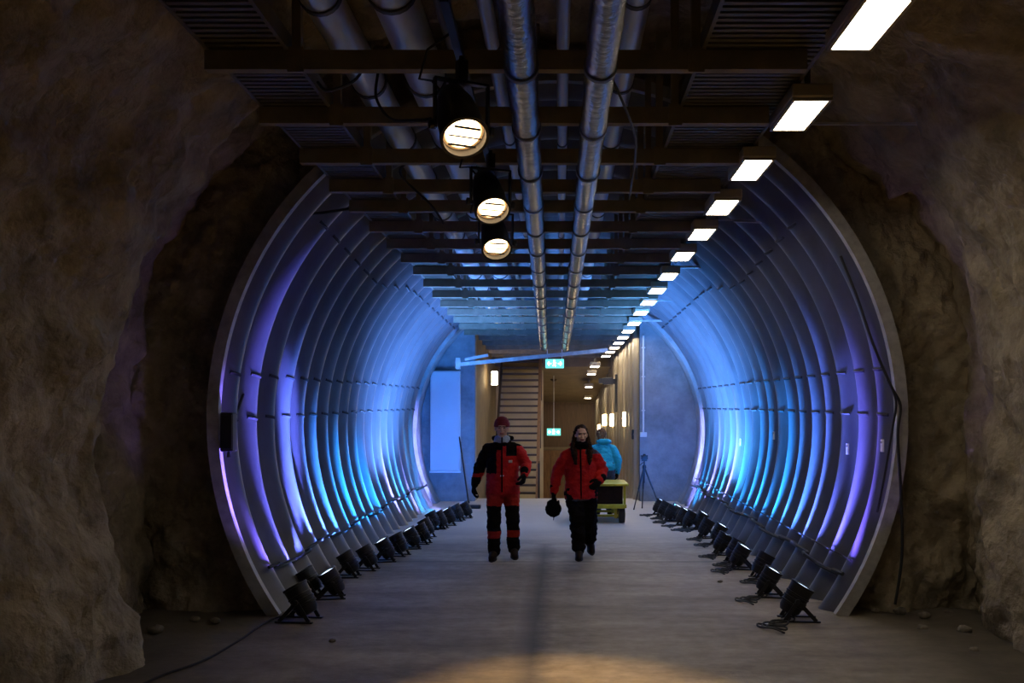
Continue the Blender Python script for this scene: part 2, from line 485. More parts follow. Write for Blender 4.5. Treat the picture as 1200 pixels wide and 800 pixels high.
def tray(name, x0, x1, label, pitch, group):
    root = tag(empty(name, (0, 0, 0)), label, 'cable tray', group)
    mb = MB(); y = TY0
    while y < TYE:
        mb.bar((x0, y, zc(y) - 0.005), (x1, y, zc(y) - 0.005), 0.034, 0.022)
        y += pitch
    mb.build('slats', M['steel'], root)
    for x in (x0, x1):
        r = MB()
        for (ya, yb) in ((TY0, 12.0), (12.0, TYE)):
            r.bar((x, ya, zc(ya) + 0.03), (x, yb, zc(yb) + 0.03), 0.022, 0.10)
        r.build('side_rail', M['steel'], root)
    c = MB()
    for k in range(7):
        xx = x0 + (x1 - x0) * (0.12 + 0.76 * k / 6)
        c.tube([(xx + 0.02 * sin(yy * 1.3 + k), yy, zc(yy) + 0.028) for yy in [TY0 + 0.7 * i for i in range(30)] if yy < TYE], 0.014 + 0.005 * (k % 3), 6)
    tag(c.build('cable_run', M['rubber'], root), 'black cables lying in the tray')
    return root
tray('cable_tray', -1.96, -1.52, 'long slatted steel cable tray along the left side of the ceiling', 0.062, 'cable trays')
tray('cable_tray', 0.80, 1.46, 'wide slatted steel cable tray beside the row of ceiling light panels', 0.062, 'cable trays')

# cross beams with hanger posts
def beam_proto():
    root = empty('cross_beam', (0, 0, 0))
    mb = MB()
    for (dz, h, w) in ((0.05, 0.012, 0.062), (-0.046, 0.012, 0.062)): mb.box((-0.30, 0, dz), (3.36, w, h))
    mb.box((-0.30, 0.028, 0), (3.36, 0.008, 0.092)); mb.box((-0.30, -0.028, 0), (3.36, 0.008, 0.092))
    mb.build('channel', M['beam'], root)
    for x in (-1.47, 0.76):
        m2 = MB(); m2.box((x, 0.0, 0.50), (0.05, 0.05, 0.9)); m2.box((x, -0.035, 0.0), (0.09, 0.012, 0.14)); m2.build('hanger_post', M['beam'], root)
    return root
ys = [5.02, 5.93, 6.85, 7.72, 8.45] + [9.35 + 0.92 * i for i in range(16)]
pb = beam_proto()
for i, y in enumerate(ys):
    o = pb if i == 0 else copy_tree(pb)
    o.location = (0, y, zc(y) - 0.075)
    tag(o, '%s steel cross beam under the ceiling, counted from the front' % ORD[i], 'beam', 'cross beams under the ceiling')

def pipe(name, pts, r, material, label, clampstep=0.0, group=None, seg=False, mat2=None):
    """a long pipe with its clamp bands as parts"""
    root = tag(empty(name, pts[0]), label, 'pipe', group)
    o = Vector(pts[0])
    pl = []
    for a, b in zip(pts, pts[1:]):
        a = Vector(a); b = Vector(b); k = max(2, int((b - a).length / 0.25))
        pl += [a.lerp(b, i / k) for i in range(k)]
    pl.append(Vector(pts[-1]))
    mb = MB()
    rr = [r * (1 + (0.03 * sin(i * 2.4) if seg else 0)) for i in range(len(pl))]
    mb.tube([p - o for p in pl], rr, 20)
    mb.build('pipe_body', material, root)
    if clampstep:
        a = Vector(pts[0]); b = Vector(pts[-1]); L = (b - a).length; d = (b - a).normalized(); s = 0.3; 
        while s < L - 0.1:
            t = s
            # walk the polyline by y
            p = a.lerp(b, t / L)
            for q0, q1 in zip(pl, pl[1:]):
                if q0.y <= p.y <= q1.y: p = q0.lerp(q1, (p.y - q0.y) / max(1e-6, q1.y - q0.y)); break
            m2 = MB(); m2.lathe([(r * 1.0, -0.02), (r * 1.09, -0.018), (r * 1.09, 0.018), (r * 1.0, 0.02)], p - o, d, 20)
            m2.box(p - o + Vector((0, 0, r * 1.15)), (0.03, 0.03, r * 0.5))
            m2.build('clamp_band', M['clamp'], root)
            s += clampstep
    return root
def zr(y, drop): return zc(y) - drop
# the two lagged pipes under the beams
pipe('lagged_pipe', [(-0.19, 3.4, CAMZ + 1.84), (-0.235, 9, CAMZ + 1.79), (-0.345, 19.4, CAMZ + 1.53)], 0.085, M['foil'],
     'left one of the two thick silver lagged pipes hung under the beams', 0.95, 'lagged pipes', True)
pipe('lagged_pipe', [(0.215, 3.4, CAMZ + 1.84), (0.20, 9, CAMZ + 1.79), (0.12, 19.4, CAMZ + 1.53)], 0.082, M['foil'],
     'right one of the two thick silver lagged pipes hung under the beams', 0.95, 'lagged pipes', True)
# ducts and pipes above the beams
def hi(y, dz): return zc(y) + dz
def up(name, x, r, dz, m, label, step=0.0, grp=None, ye=23.0):
    return pipe(name, [(x, 3.4, hi(4, dz)), (x, 12, hi(12, dz)), (x, ye, hi(ye, dz))], r, m, label, step, grp)
up('vent_duct', -1.34, 0.115, 0.30, M['duct'], 'silver duct above the beams next to the left tray', 1.3, 'ducts above the beams')
up('vent_duct', -0.94, 0.135, 0.33, M['duct'], 'thickest silver duct above the beams, left of the ceiling spotlights', 1.3, 'ducts above the beams')
up('conduit', -0.42, 0.045, 0.26, M['duct'], 'thin silver pipe above the beams, left of the two lagged pipes', 1.9, 'thin pipes above the beams')
up('vent_duct', 0.43, 0.085, 0.30, M['duct'], 'silver duct above the beams, right of the two lagged pipes', 1.3, 'ducts above the beams')
up('conduit', 0.02, 0.04, 0.24, M['duct'], 'thin pipe above the beams between the two lagged pipes', 1.9, 'thin pipes above the beams')
up('conduit', -0.66, 0.03, 0.20, M['steel'], 'dark conduit above the beams behind the ceiling spotlights', 0, 'thin pipes above the beams')

# struts from the beams to the right side
for i, (y, x1, th) in enumerate(((6.25, 3.25, 0.018), (9.2, 2.68, 0.016), (12.1, 2.62, 0.030), (14.9, 2.66, 0.022), (17.3, 2.70, 0.034))):
    z = zc(y) + (0.01 if i else 0.05)
    st = tag(empty('side_strut', (1.49, y + 0.2, z)), '%s thin strut reaching from the ceiling beams to the right wall' % ORD[i], 'strut', 'side struts')
    MB().bar((0, 0, 0), (x1 - 1.49, 0, 0), th, th).build('rod', M['rim'], st)
    MB().box((x1 - 1.49, 0, 0), (0.05, 0.07, 0.06)).build('end_plate', M['rim'], st)
# blue-lit crossbar hung below the far end of the trays
a = at(537, 427, 17.4); b = at(712, 410, 17.4)
cb = tag(empty('crossbar', a), 'slanting steel crossbar in front of the corridor opening', 'bar')
MB().bar((0, 0, 0), b - a, 0.07, 0.07).build('bar_tube', M['rim'], cb)
MB().box((0, 0, 0.02), (0.09, 0.09, 0.22)).build('end_bracket', M['rim'], cb)
c = at(545, 421, 17.3); d = at(572, 416, 17.3)
tag(MB().bar(c, d, 0.06, 0.05).build('short_crossbar', M['rim']), 'short steel bar lying over the left end of the slanting crossbar', 'bar')

# ceiling light panels
def panel_proto():
    root = empty('ceiling_light', (0, 0, 0))
    hb = MB(); hb.box((0, 0, 0.045), (0.25, 0.62, 0.085)); hb.build('housing', M['housing'], root, bevel=0.012)
    fr = MB()
    for sx in (-1, 1): fr.box((sx * 0.112, 0, -0.004), (0.02, 0.60, 0.02))
    for sy in (-1, 1): fr.box((0, sy * 0.287, -0.004), (0.204, 0.02, 0.02))
    fr.build('frame', M['housing'], root)
    MB().box((0, 0, -0.006), (0.198, 0.545, 0.016)).build('diffuser', M['diffuser'], root, bevel=0.004)
    for sy in (-1, 1): MB().box((0, sy * 0.18, 0.15), (0.03, 0.03, 0.14)).build('bracket', M['steel'], root)
    return root
cl = [(1018, 28), (937, 134), (880, 198), (846, 242), (822, 273.5), (800, 299.5), (783, 323), (770, 340), (760, 354), (751, 366), (743, 378.5), (736, 387.5), (730, 395), (725, 401.5), (720, 407), (715, 412), (710, 417)]
pp = panel_proto()
def dsolve(py, drop):
    d = 10.0
    for _ in range(40): d = F * (Hc(d) - drop) / (CY - py)
    return d
for i, (px, py) in enumerate(cl):
    d = min(dsolve(py, 0.13), 24.0)
    o = pp if i == 0 else copy_tree(pp)
    p = at(px, py, d); o.location = (p.x, d, p.z)
    tag(o, '%s ceiling light panel from the front in the long row on the right' % ORD[i], 'ceiling light', 'row of ceiling light panels')
lastd = d
for i, (px, py, d, lb) in enumerate(((697, 429, 21.5, 'corridor ceiling light panel nearest to the long row'), (693, 438, 23.5, 'corridor ceiling light panel second from the long row'),
                                 (690, 453, 26.0, 'small bright ceiling light above the back of the corridor'), (689, 466, 28.8, 'farthest small ceiling light, just above the boarded back wall'))):
    o = copy_tree(pp); p = at(px, py, d); o.location = (p.x, d, p.z)
    tag(o, lb, 'ceiling light', 'corridor ceiling lights')

# spotlights (three black cans on yokes)
def par_proto():
    root = empty('spotlight', (0, 0, 0))
    ax = Vector((0, -0.60, -0.80)).normalized()
    c = MB()
    c.lathe([(0.05, -0.30), (0.075, -0.28), (0.105, -0.18), (0.118, -0.06), (0.122, 0.06), (0.130, 0.065), (0.130, 0.085), (0.114, 0.085), (0.112, 0.03), (0.05, 0.02)], (0, 0, 0), ax, 28)
    c.build('can', M['blackm'], root)
    l = MB(); l.lathe([(0.092, 0.028), (0.090, 0.045), (0.070, 0.060), (0.04, 0.068), (0.005, 0.07)], (0, 0, 0), ax, 28); l.build('lens', M['lens_warm'], root)
    l2 = MB(); l2.lathe([(0.112, 0.026), (0.112, 0.034), (0.099, 0.036), (0.097, 0.028)], (0, 0, 0), ax, 28); l2.build('reflector_ring', M['lens_inner'], root)
    upv = Vector((0, 0.80, -0.60)); lv = MB()
    for u, hw in ((0.052, 0.075), (-0.058, 0.07), (-0.002, 0.090)): lv.bar(ax * 0.078 + upv * u + Vector((-hw, 0, 0)), ax * 0.078 + upv * u + Vector((hw, 0, 0)), 0.005, 0.006 if u > -0.01 and u < 0.01 else 0.011)
    lv.build('louvre', M['blackm'], root)
    y = MB()
    y.bar((-0.145, 0, -0.02), (-0.145, 0, 0.24), 0.012, 0.035); y.bar((0.145, 0, -0.02), (0.145, 0, 0.24), 0.012, 0.035); y.bar((-0.15, 0, 0.24), (0.15, 0, 0.24), 0.035, 0.012)
    y.build('yoke', M['blackm'], root)
    for s in (-1, 1):
        k = MB(); k.lathe([(0.012, 0), (0.026, 0.01), (0.026, 0.03), (0.012, 0.035)], (s * 0.145, 0, 0), (s, 0, 0), 12); k.build('knob', M['black'], root)
    h = MB(); h.box((0, 0, 0.30), (0.05, 0.06, 0.10)); h.tube([(0, 0, 0.24), (0, 0, 0.375)], 0.014, 8); h.build('clamp', M['blackm'], root)
    w = MB(); w.tube([(0, 0.18, 0.19), (-0.10, 0.20, 0.30), (-0.20, 0.1, 0.26), (-0.17, 0.05, 0.40), (-0.05, 0.02, 0.50)], 0.007, 6); w.build('cable', M['rubber'], root)
    return root
tag(MB().bar((-0.53, 4.1, CAMZ + 1.925), (-0.53, 8.3, CAMZ + 1.925), 0.04, 0.04).build('mounting_rail', M['blackm']), 'dark rail under the beams from which the ceiling spotlights hang', 'rail')
pr = par_proto()
pw = ['nearest and largest lit spotlight hanging under the beams', 'middle lit spotlight of the three hanging under the beams', 'farthest and lowest lit spotlight hanging under the beams']
for i, (px, py, d) in enumerate(((541, 150, 4.7), (575, 238, 6.4), (581, 284, 7.55))):
    o = pr if i == 0 else copy_tree(pr)
    p = at(px, py, d); o.location = p; o.rotation_euler.z = (0.44, 0.38, 0.26)[i]
    tag(o, pw[i], 'spotlight', 'ceiling spotlights')
    L = bpy.data.lights.new('spotlight_beam', 'SPOT'); L.energy = PAR_W; L.color = (1, 0.62, 0.26); L.spot_size = radians(42); L.spot_blend = 0.8; L.shadow_soft_size = 0.06
    lo = bpy.data.objects.new('spotlight_beam', L); COL.objects.link(lo); lo.parent = o
    ax = Vector((0, -0.60, -0.80)).normalized()
    lo.location = ax * 0.12; lo.rotation_euler = ax.to_track_quat('-Z', 'Y').to_euler()

# hanging cables at the trays
def cable(name, pts, r, label, mt='rubber', sub=6, group=None):
    """smooth Catmull-Rom cable"""
    P = [Vector(p) for p in pts]; out = []
    for i in range(len(P) - 1):
        p0 = P[max(i - 1, 0)]; p1 = P[i]; p2 = P[i + 1]; p3 = P[min(i + 2, len(P) - 1)]
        for k in range(sub):
            t = k / sub
            out.append(0.5 * ((2 * p1) + (p2 - p0) * t + (2 * p0 - 5 * p1 + 4 * p2 - p3) * t * t + (3 * p1 - p0 - 3 * p2 + p3) * t ** 3))
    out.append(P[-1])
    return tag(MB().tube(out, r, 7).build(name, M[mt]), label, 'cable', group)
cable('hanging_cable', [at(432, 60, 5.3), at(418, 92, 5.2), at(385, 106, 5.15), at(372, 96, 5.15)], 0.009, 'black cable looping below the first beam near the left tray')
cable('hanging_cable', [at(443, 85, 5.6), at(441, 115, 5.6), at(458, 139, 5.6), at(490, 141, 5.15), at(505, 139, 5.05)], 0.009, 'black cable running to the nearest spotlight')
cable('hanging_cable', [at(500, 180, 7.0), at(478, 190, 7.1), at(470, 205, 7.2), at(505, 240, 7.3), at(520, 262, 7.4)], 0.010, 'black cable sagging between beams left of the middle spotlight')
cable('hanging_cable', [at(700, 60, 5.0), at(730, 120, 5.3), at(745, 170, 6.0), at(738, 230, 7.2)], 0.008, 'black cable above the beams near the right duct')

# ------------------------------------------------------------------ tube cables, boxes
tag(MB().tube([tube_pt(y, 180 + (27.5 - 5.5 * (y - 8) / 9.8) + 0.6 * sin(y * 3), 0.05 - corr(y) * -1.0 * 0 + 0.02) for y in [8.0 + 0.0625 * 2 * i for i in range(79)]], 0.016, 7).build('wall_cable', M['rubber']),
    'black cable clipped low along the left side of the steel tube', 'cable', 'cables along the tube')
tag(MB().tube([tube_pt(y, -(28.5 - 6.5 * (y - 8) / 9.8) + 0.6 * sin(y * 2.7), 0.07) for y in [8.0 + 0.125 * i for i in range(79)]], 0.020, 7).build('wall_cable', M['rubber']),
    'thick black cable clipped low along the right side of the steel tube', 'cable', 'cables along the tube')
tag(MB().tube([tube_pt(y, -(25.5 - 6.5 * (y - 8) / 9.8), 0.05) for y in [8.0 + 0.125 * i for i in range(79)]], 0.007, 6).build('wall_cable', M['rubber']),
    'thin wire just above the thick cable on the right of the tube', 'cable', 'cables along the tube')
cable('wall_cable', [at(420, 243, 8.6), at(380, 249, 8.4), at(338, 256, 8.2), at(330, 300, 8.5), at(320, 344, 8.8), at(306, 395, 8.9), at(293, 440, 8.8), at(274, 492, 8.05)], 0.014, 'black cable hanging down inside the left mouth of the tube')
jb = tag(empty('junction_box', at(268, 506, 7.84)), 'black junction box on the left edge of the tube mouth', 'box')
MB().box((0, 0, 0), (0.11, 0.12, 0.34)).build('box_body', M['black'], jb, bevel=0.01)
MB().box((0.005, -0.065, 0), (0.09, 0.012, 0.30)).build('lid', M['blackm'], jb, bevel=0.004)
MB().lathe([(0.018, 0), (0.018, 0.05)], (0, 0, -0.17), (0, 0, -1), 10).build('gland', M['black'], jb)
cable('wall_cable', [at(985, 300, 7.95), at(1005, 350, 7.9), at(1022, 400, 7.82), at(1043, 450, 7.78), at(1055, 475, 7.75), at(1052, 510, 7.72), at(1056, 580, 7.72), at(1057, 650, 7.75), at(1049, 708, 7.75)], 0.013, 'black cable hanging over the rock beside the right tube mouth')
cable('wall_cable', [at(1040, 445, 7.76), at(1050, 470, 7.74), at(1046, 500, 7.76), at(1036, 560, 7.78), at(1028, 600, 7.80)], 0.010, 'short black cable following the right rim of the tube')
cable('wall_cable', [at(965, 258, 9.3), at(963, 250, 9.0), at(950, 262, 9.0), at(910, 261, 9.1), at(860, 259, 9.25)], 0.012, 'pale cable running from the tube rim along a strut', 'rim')
cable('floor_cable', [at(345, 722, 7.7) + Vector((0, 0, 0.012)), at(318, 727, 7.6) + Vector((0, 0, 0.012)), at(280, 752, 6.88) + Vector((0, 0, 0.012)), at(240, 775, 6.33) + Vector((0, 0, 0.012)), at(190, 793, 5.95) + Vector((0, 0, 0.012)), at(150, 812, 5.6) + Vector((0, 0, 0.012))], 0.008, 'thin cable lying on the floor by the left rock wall', 'greyfab')
cable('wall_cable', [at(1172, 105, 6.3), at(1182, 140, 6.3), at(1195, 185, 6.3), at(1206, 225, 6.3)], 0.02, 'dark cable fixed high on the right rock wall')
for i, (px, py, d, lb) in enumerate(((1037, 522, 7.95, 'white clip on the right edge of the tube mouth'), (985, 526, 8.9, 'small pale reflector on the right wall of the tube nearest the mouth'), (898, 510, 12.0, 'small pale reflector midway along the right wall of the tube'), (857, 518, 14.2, 'small pale reflector far along the right wall of the tube'))):
    cx, cz = tube_centre(d); p = at(px, py, d); z = p.z
    x = cx + sqrt((TR - 0.07) ** 2 - (z - cz) ** 2) - 0.015
    r = tag(empty('reflector_tag', (x, d, z)), lb, 'tag', 'pale tags on the right tube wall')
    MB().box((0, 0, 0), (0.012, 0.07, 0.11)).build('plate', M['white'], r, bevel=0.003)
    MB().lathe([(0.012, 0), (0.010, 0.008)], (-0.006, 0, 0.03), (-1, 0, 0), 10).build('screw', M['rim'], r)

# ------------------------------------------------------------------ floor wash lamps
def wash_proto(cable_on, side):
    root = empty('floor_lamp', (0, 0, 0))
    ax = Vector((side * 0.50, 0.0, 0.866)).normalized()
    b = Vector((0, 0, 0.17))
    c = MB(); c.lathe([(0.03, -0.13), (0.07, -0.125), (0.088, -0.09), (0.095, 0.02), (0.098, 0.11), (0.104, 0.112), (0.104, 0.13), (0.090, 0.13), (0.088, 0.10), (0.03, 0.095)], b, ax, 22)
    for k in range(3): c.lathe([(0.096, -0.05 + 0.04 * k), (0.101, -0.047 + 0.04 * k), (0.101, -0.035 + 0.04 * k), (0.096, -0.032 + 0.04 * k)], b, ax, 22)
    c.build('can', M['blackm'], root)
    l = MB(); l.lathe([(0.089, 0.104), (0.087, 0.116), (0.05, 0.124), (0.004, 0.126)], b, ax, 22); l.build('lens', M['lens_blue'], root)
    for s in (-1, 1):
        k = MB()
        k.bar((0, s * 0.108, 0.17), (side * 0.15, s * 0.10, 0.012), 0.012, 0.03)
        k.bar((0, s * 0.108, 0.17), (-side * 0.10, s * 0.10, 0.012), 0.012, 0.03)
        k.bar((-side * 0.13, s * 0.10, 0.008), (side * 0.18, s * 0.10, 0.008), 0.03, 0.012)
        k.build('bracket', M['blackm'], root)
        q = MB(); q.lathe([(0.01, 0), (0.022, 0.006), (0.022, 0.024), (0.01, 0.028)], (0, s * 0.112, 0.17), (0, s, 0), 10); q.build('knob', M['black'], root)
    if cable_on:
        pts = []
        rnd = random.Random(5)
        for k in range(26):
            t = k / 25
            pts.append((-side * (0.10 + 0.17 * t) + 0.10 * sin(k * 1.1), -0.05 - 0.38 * t + 0.10 * cos(k * 0.9), 0.012 + 0.012 * (k % 2)))
        P = [b - ax * 0.12, Vector((-side * 0.10, -0.02, 0.03))] + [Vector(p) for p in pts]
        out = []
        for i in range(len(P) - 1):
            p0 = P[max(i - 1, 0)]; p1 = P[i]; p2 = P[i + 1]; p3 = P[min(i + 2, len(P) - 1)]
            for kk in range(4):
                t = kk / 4
                q = 0.5 * ((2 * p1) + (p2 - p0) * t + (2 * p0 - 5 * p1 + 4 * p2 - p3) * t * t + (3 * p1 - p0 - 3 * p2 + p3) * t ** 3)
                q.z = max(q.z, 0.009); out.append(q)
        MB().tube(out, 0.008, 6).build('cable', M['rubber'], root)
    return root

def wash_light(root, side, d, power, col, size, aim, oval=1.0, tall=None):
    L = bpy.data.lights.new('wash_beam', 'SPOT'); L.energy = power; L.color = col; L.spot_size = radians(size); L.spot_blend = 0.7; L.shadow_soft_size = 0.04
    o = bpy.data.objects.new('wash_beam', L); COL.objects.link(o); o.parent = root
    ax = Vector((side * 0.50, 0.0, 0.866)).normalized()
    inv = Matrix.Rotation(-root.rotation_euler.z, 3, 'Z')
    aim = inv @ Vector(aim)
    o.location = Vector((0, 0, 0.17)) + ax * 0.15
    # local x along the tunnel, so the beam can be an upright oval
    z = -Vector(aim).normalized()
    if tall is not None:
        x = (inv @ tall).cross(z).normalized()
    else:
        x = inv @ Vector((0, 1, 0)); x = (x - z * x.dot(z)).normalized()
    y = z.cross(x)
    o.rotation_euler = Matrix((x, y, z)).transposed().to_euler()
    o.scale = (oval, 1, 1)

right = [(932, 726), (900, 696), (893, 679), (867, 671), (861, 658), (846, 647), (842, 635), (827, 632), (821, 622), (808, 620), (800, 617), (791, 612), (786, 609), (778, 606), (772, 603)]
left = [(354, 727), (363, 702), (390, 694), (409, 680), (431, 668), (452, 657), (468, 651), (483, 646), (495, 637), (500, 629), (508, 622), (516, 618), (526, 615), (536, 611), (546, 607)]
def wash_row(lst, side, where):
    proto = wash_proto(side > 0, side); lamps = []
    if side < 0: pass
    for i, (px, py) in enumerate(lst):
        d = F * CAMZ / (py - CY)
        if i: d = Y0 + PITCH * (0.5 + max(0, round((d - Y0) / PITCH - 0.5))) + 0.08 * (i % 2) - 0.06
        o = proto if i == 0 else copy_tree(proto)
        x = (px - CX) * d / F
        o.location = (x, d, 0)
        o.rotation_euler = (0, 0, random.uniform(-0.25, 0.25))
        o.scale = (0.92, 0.92, 0.92) if i else (1.05, 1.05, 1.05)
        tag(o, '%s black floor lamp from the front along the foot of the %s tube wall' % (ORD[i], where), 'floor lamp', 'floor lamps along the %s tube wall' % where)
        lamps.append((o, d, i))
    # every rib of the tube is picked out by the lamp nearest to it
    k = 0
    while True:
        yk = Y0 + PITCH * (k + 0.5); k += 1
        if yk > Y1 - 0.2: break
        o, d, i = min(lamps, key=lambda q: abs(q[1] - yk))
        t = (yk - 7.9) / 6.0
        if yk < 14.2:
            col = (0.20 - 0.185 * min(1, t * 1.8), 0.11 + 0.17 * min(1, t * 1.6), 1.0)
            pw = SPOT_W * (1.0 if side < 0 else 0.8) * (0.55 + 0.45 * min(1, max(0, t) * 3.5))
        else:
            col = [(0.02, 0.32, 1.0), (0.28, 0.30, 1.0), (0.05, 0.40, 1.0)][k % 3]
            pw = SPOT_W * 0.8
        cx, cz = tube_centre(yk)
        src = o.location + Vector((side * 0.15, 0, 0.28))
        wash_light(o, side, d, pw, col, 64, tube_pt(yk, 199 if side < 0 else -15) - src, 0.125, tube_pt(yk, 165 if side < 0 else 15) - tube_pt(yk, 205 if side < 0 else -25))
    for o, d, i in lamps:
        t = (d - 7.6) / 6.0
        if d < 13.6:
            col = (0.12 - 0.10 * min(1, t * 1.6), 0.12 + 0.14 * min(1, t * 1.5), 1.0)
            if i: wash_light(o, side, d, 11, col, 80, (side * 0.62, 0.10, 0.80), 0.8)
            if i < 1: wash_light(o, side, d, 24, (0.30, 0.20, 1.0), 62, (side * 0.48, 0.24, 0.83))
        else:
            col = [(0.04, 0.30, 1.0), (0.20, 0.28, 1.0), (0.04, 0.36, 1.0)][i % 3]
            wash_light(o, side, d, FAR_W, col, 100, (side * 0.22, 0.08, 0.90))
    for o, d, i in lamps[-3:]:      # the last lamps also spill on the end wall
        wash_light(o, side, d, 230 if side < 0 else 120, (0.02, 0.20, 1.0), 100, (side * 0.15, 0.8, 0.62))
wash_row(right, 1, 'right')
wash_row(left, -1, 'left')
tag(MB().box((-1.72, 17.1, 0.035), (0.42, 0.16, 0.07)).build('floor_plate', M['blackm'], bevel=0.015), 'flat black box lying on the floor behind the left row of lamps', 'box')

# ------------------------------------------------------------------ end wall furnishings
p = at(522, 493, END - 0.1)
wp = tag(empty('wall_cabinet', (p.x, END - 0.005, p.z)), 'tall pale cabinet on the left end wall', 'cabinet')
MB().box((0, -0.07, 0), (0.62, 0.13, 2.06)).build('body', M['panel'], wp, bevel=0.008)
MB().box((-0.005, -0.142, 0.01), (0.57, 0.016, 2.0)).build('door', M['panel'], wp, bevel=0.004)
MB().box((0, -0.08, -1.05), (0.64, 0.16, 0.035)).build('sill', M['white'], wp, bevel=0.004)
a = at(538, 510, END - 0.12); b = at(549, 580, END - 0.45)
rodr = tag(empty('leaning_pole', (b.x, b.y, 0)), 'thin dark pole leaning on the left end wall beside the tall cabinet', 'pole')
MB().tube([(0, 0, 0.01), a - Vector((b.x, b.y, 0))], 0.016, 8).build('shaft', M['blackm'], rodr)
MB().lathe([(0.02, 0), (0.026, 0.01), (0.022, 0.05)], (0, 0, 0), (0, 0, 1), 10).build('tip', M['rubber'], rodr)
# conduit and socket on the right end wall
cd = tag(empty('socket_conduit', at(754, 509, END - 0.03)), 'white conduit running down the right end wall to a socket box', 'conduit')
cd.location.y = END
MB().box((0, -0.035, 0), (0.14, 0.07, 0.10)).build('socket_box', M['white'], cd, bevel=0.006)
MB().tube([(0, -0.03, 0.05), (0, -0.03, 2.05)], 0.022, 8).build('pipe', M['white'], cd)
for z in (0.5, 1.2, 1.8): MB().box((0, -0.03, z), (0.07, 0.05, 0.025)).build('clip', M['white'], cd)
# telephone on the corner
ph = tag(empty('wall_telephone', at(744, 509, 19.0)), 'black wall telephone at the corner of the ribbed wall', 'telephone')
MB().box((0, 0, 0), (0.06, 0.08, 0.22)).build('base', M['black'], ph, bevel=0.008)
MB().capsule([(-0.045, 0, -0.08), (-0.055, 0, 0), (-0.045, 0, 0.08)], [0.026, 0.018, 0.026], 10).build('handset', M['black'], ph)
# projecting black bracket lamp on the corridor wall
bk = tag(empty('wall_bracket', at(722, 447, 21.5)), 'black bracket sticking out from the top of the ribbed wall', 'bracket')
MB().box((0, 0, -0.28), (0.06, 0.10, 0.9)).build('backplate', M['blackm'], bk, bevel=0.006)
MB().bar((0, 0, 0), (-0.42, 0, 0.02), 0.10, 0.12).build('arm', M['blackm'], bk)
MB().box((-0.20, 0, 0.01), (0.24, 0.16, 0.17)).build('motor_box', M['blackm'], bk, bevel=0.01)

# sconces
def sconce(px, py, y, w, h, rz, lb):
    p = at(px, py, y)
    r = tag(empty('wall_sconce', p, rz), lb, 'wall lamp', 'lit wall lamps in the corridor')
    g = MB(); g.lathe([(w * 0.42, -h / 2), (w * 0.5, -h / 2 + 0.02), (w * 0.5, h / 2 - 0.02), (w * 0.42, h / 2)], (0, -0.0, 0), (0, 0, 1), 18); g.build('glass_shade', M['sconce'], r)
    MB().box((0, w * 0.5 + 0.012, 0), (w * 0.7, 0.05, h * 0.8)).build('backplate', M['steel'], r, bevel=0.004)
    for z in (-1, 1): MB().lathe([(w * 0.44, 0), (w * 0.44, 0.016)], (0, 0, z * (h / 2 + 0.004) - 0.008), (0, 0, 1), 18).build('cap', M['steel'], r)
    return r
sconce(734.5, 491, 20.6, 0.19, 0.33, -pi / 2, 'nearest lit wall lamp on the ribbed corridor wall')
sconce(719, 492, 23.6, 0.19, 0.33, -pi / 2, 'right one of the two close wall lamps in the middle of the ribbed wall')
sconce(710, 492, 25.6, 0.19, 0.33, -pi / 2, 'left one of the two close wall lamps in the middle of the ribbed wall')
sconce(704, 504, 27.6, 0.19, 0.36, -pi / 2, 'lowest lit wall lamp, above the person in cyan')
sconce(579.5, 443, 21.4, 0.15, 0.33, pi / 2, 'single lit wall lamp beside the stairs on the left')

# exit signs: green lit box, white running figure with arrows
def exit_sign(px, py, y, w, h, lb, cord):
    p = at(px, py, y)
    r = tag(empty('exit_sign', p), lb, 'exit sign', 'green exit signs')
    MB().box((0, 0, 0), (w, 0.05, h)).build('light_box', M['exit'], r, bevel=0.004)
    s = MB(); q = -0.028
    # running figure
    s.ell((-0.01 * w / 0.4, q, 0.30 * h), (0.045 * h / 0.4, 0.004, 0.045 * h / 0.4))
    def ln(a, b, t): s.bar((a[0] * h, q, a[1] * h), (b[0] * h, q, b[1] * h), 0.005, t * h)
    ln((0.0, 0.2), (-0.06, -0.08), 0.14); ln((-0.06, -0.05), (0.10, -0.20), 0.10); ln((0.10, -0.20), (0.06, -0.36), 0.09)
    ln((-0.06, -0.06), (-0.20, -0.28), 0.10); ln((0.0, 0.16), (0.18, 0.04), 0.07); ln((0.0, 0.16), (-0.18, 0.06), 0.07)
    for sx in (-1, 1):        # arrows either side
        ln((sx * 0.38, 0.0), (sx * 0.72, 0.0), 0.10); ln((sx * 0.78, 0.0), (sx * 0.60, 0.20), 0.10); ln((sx * 0.78, 0.0), (sx * 0.60, -0.20), 0.10)
    s.build('pictogram', M['exitw'], r)
    c = MB()
    if cord: c.tube([(0, 0, h / 2), (0, 0, h / 2 + cord)], 0.008, 6)
    else:
        for sx in (-1, 1): c.tube([(sx * w * 0.4, 0, h / 2), (sx * w * 0.4, 0, h / 2 + 0.40)], 0.006, 6)
    c.build('suspension', M['white'], r)
    return r
exit_sign(650, 426, 19.47, 0.40, 0.195, 'green exit sign hanging below the slanting crossbar', 0)
exit_sign(649, 506, 25.5, 0.39, 0.20, 'green exit sign hanging lower at the back of the corridor', 1.56)

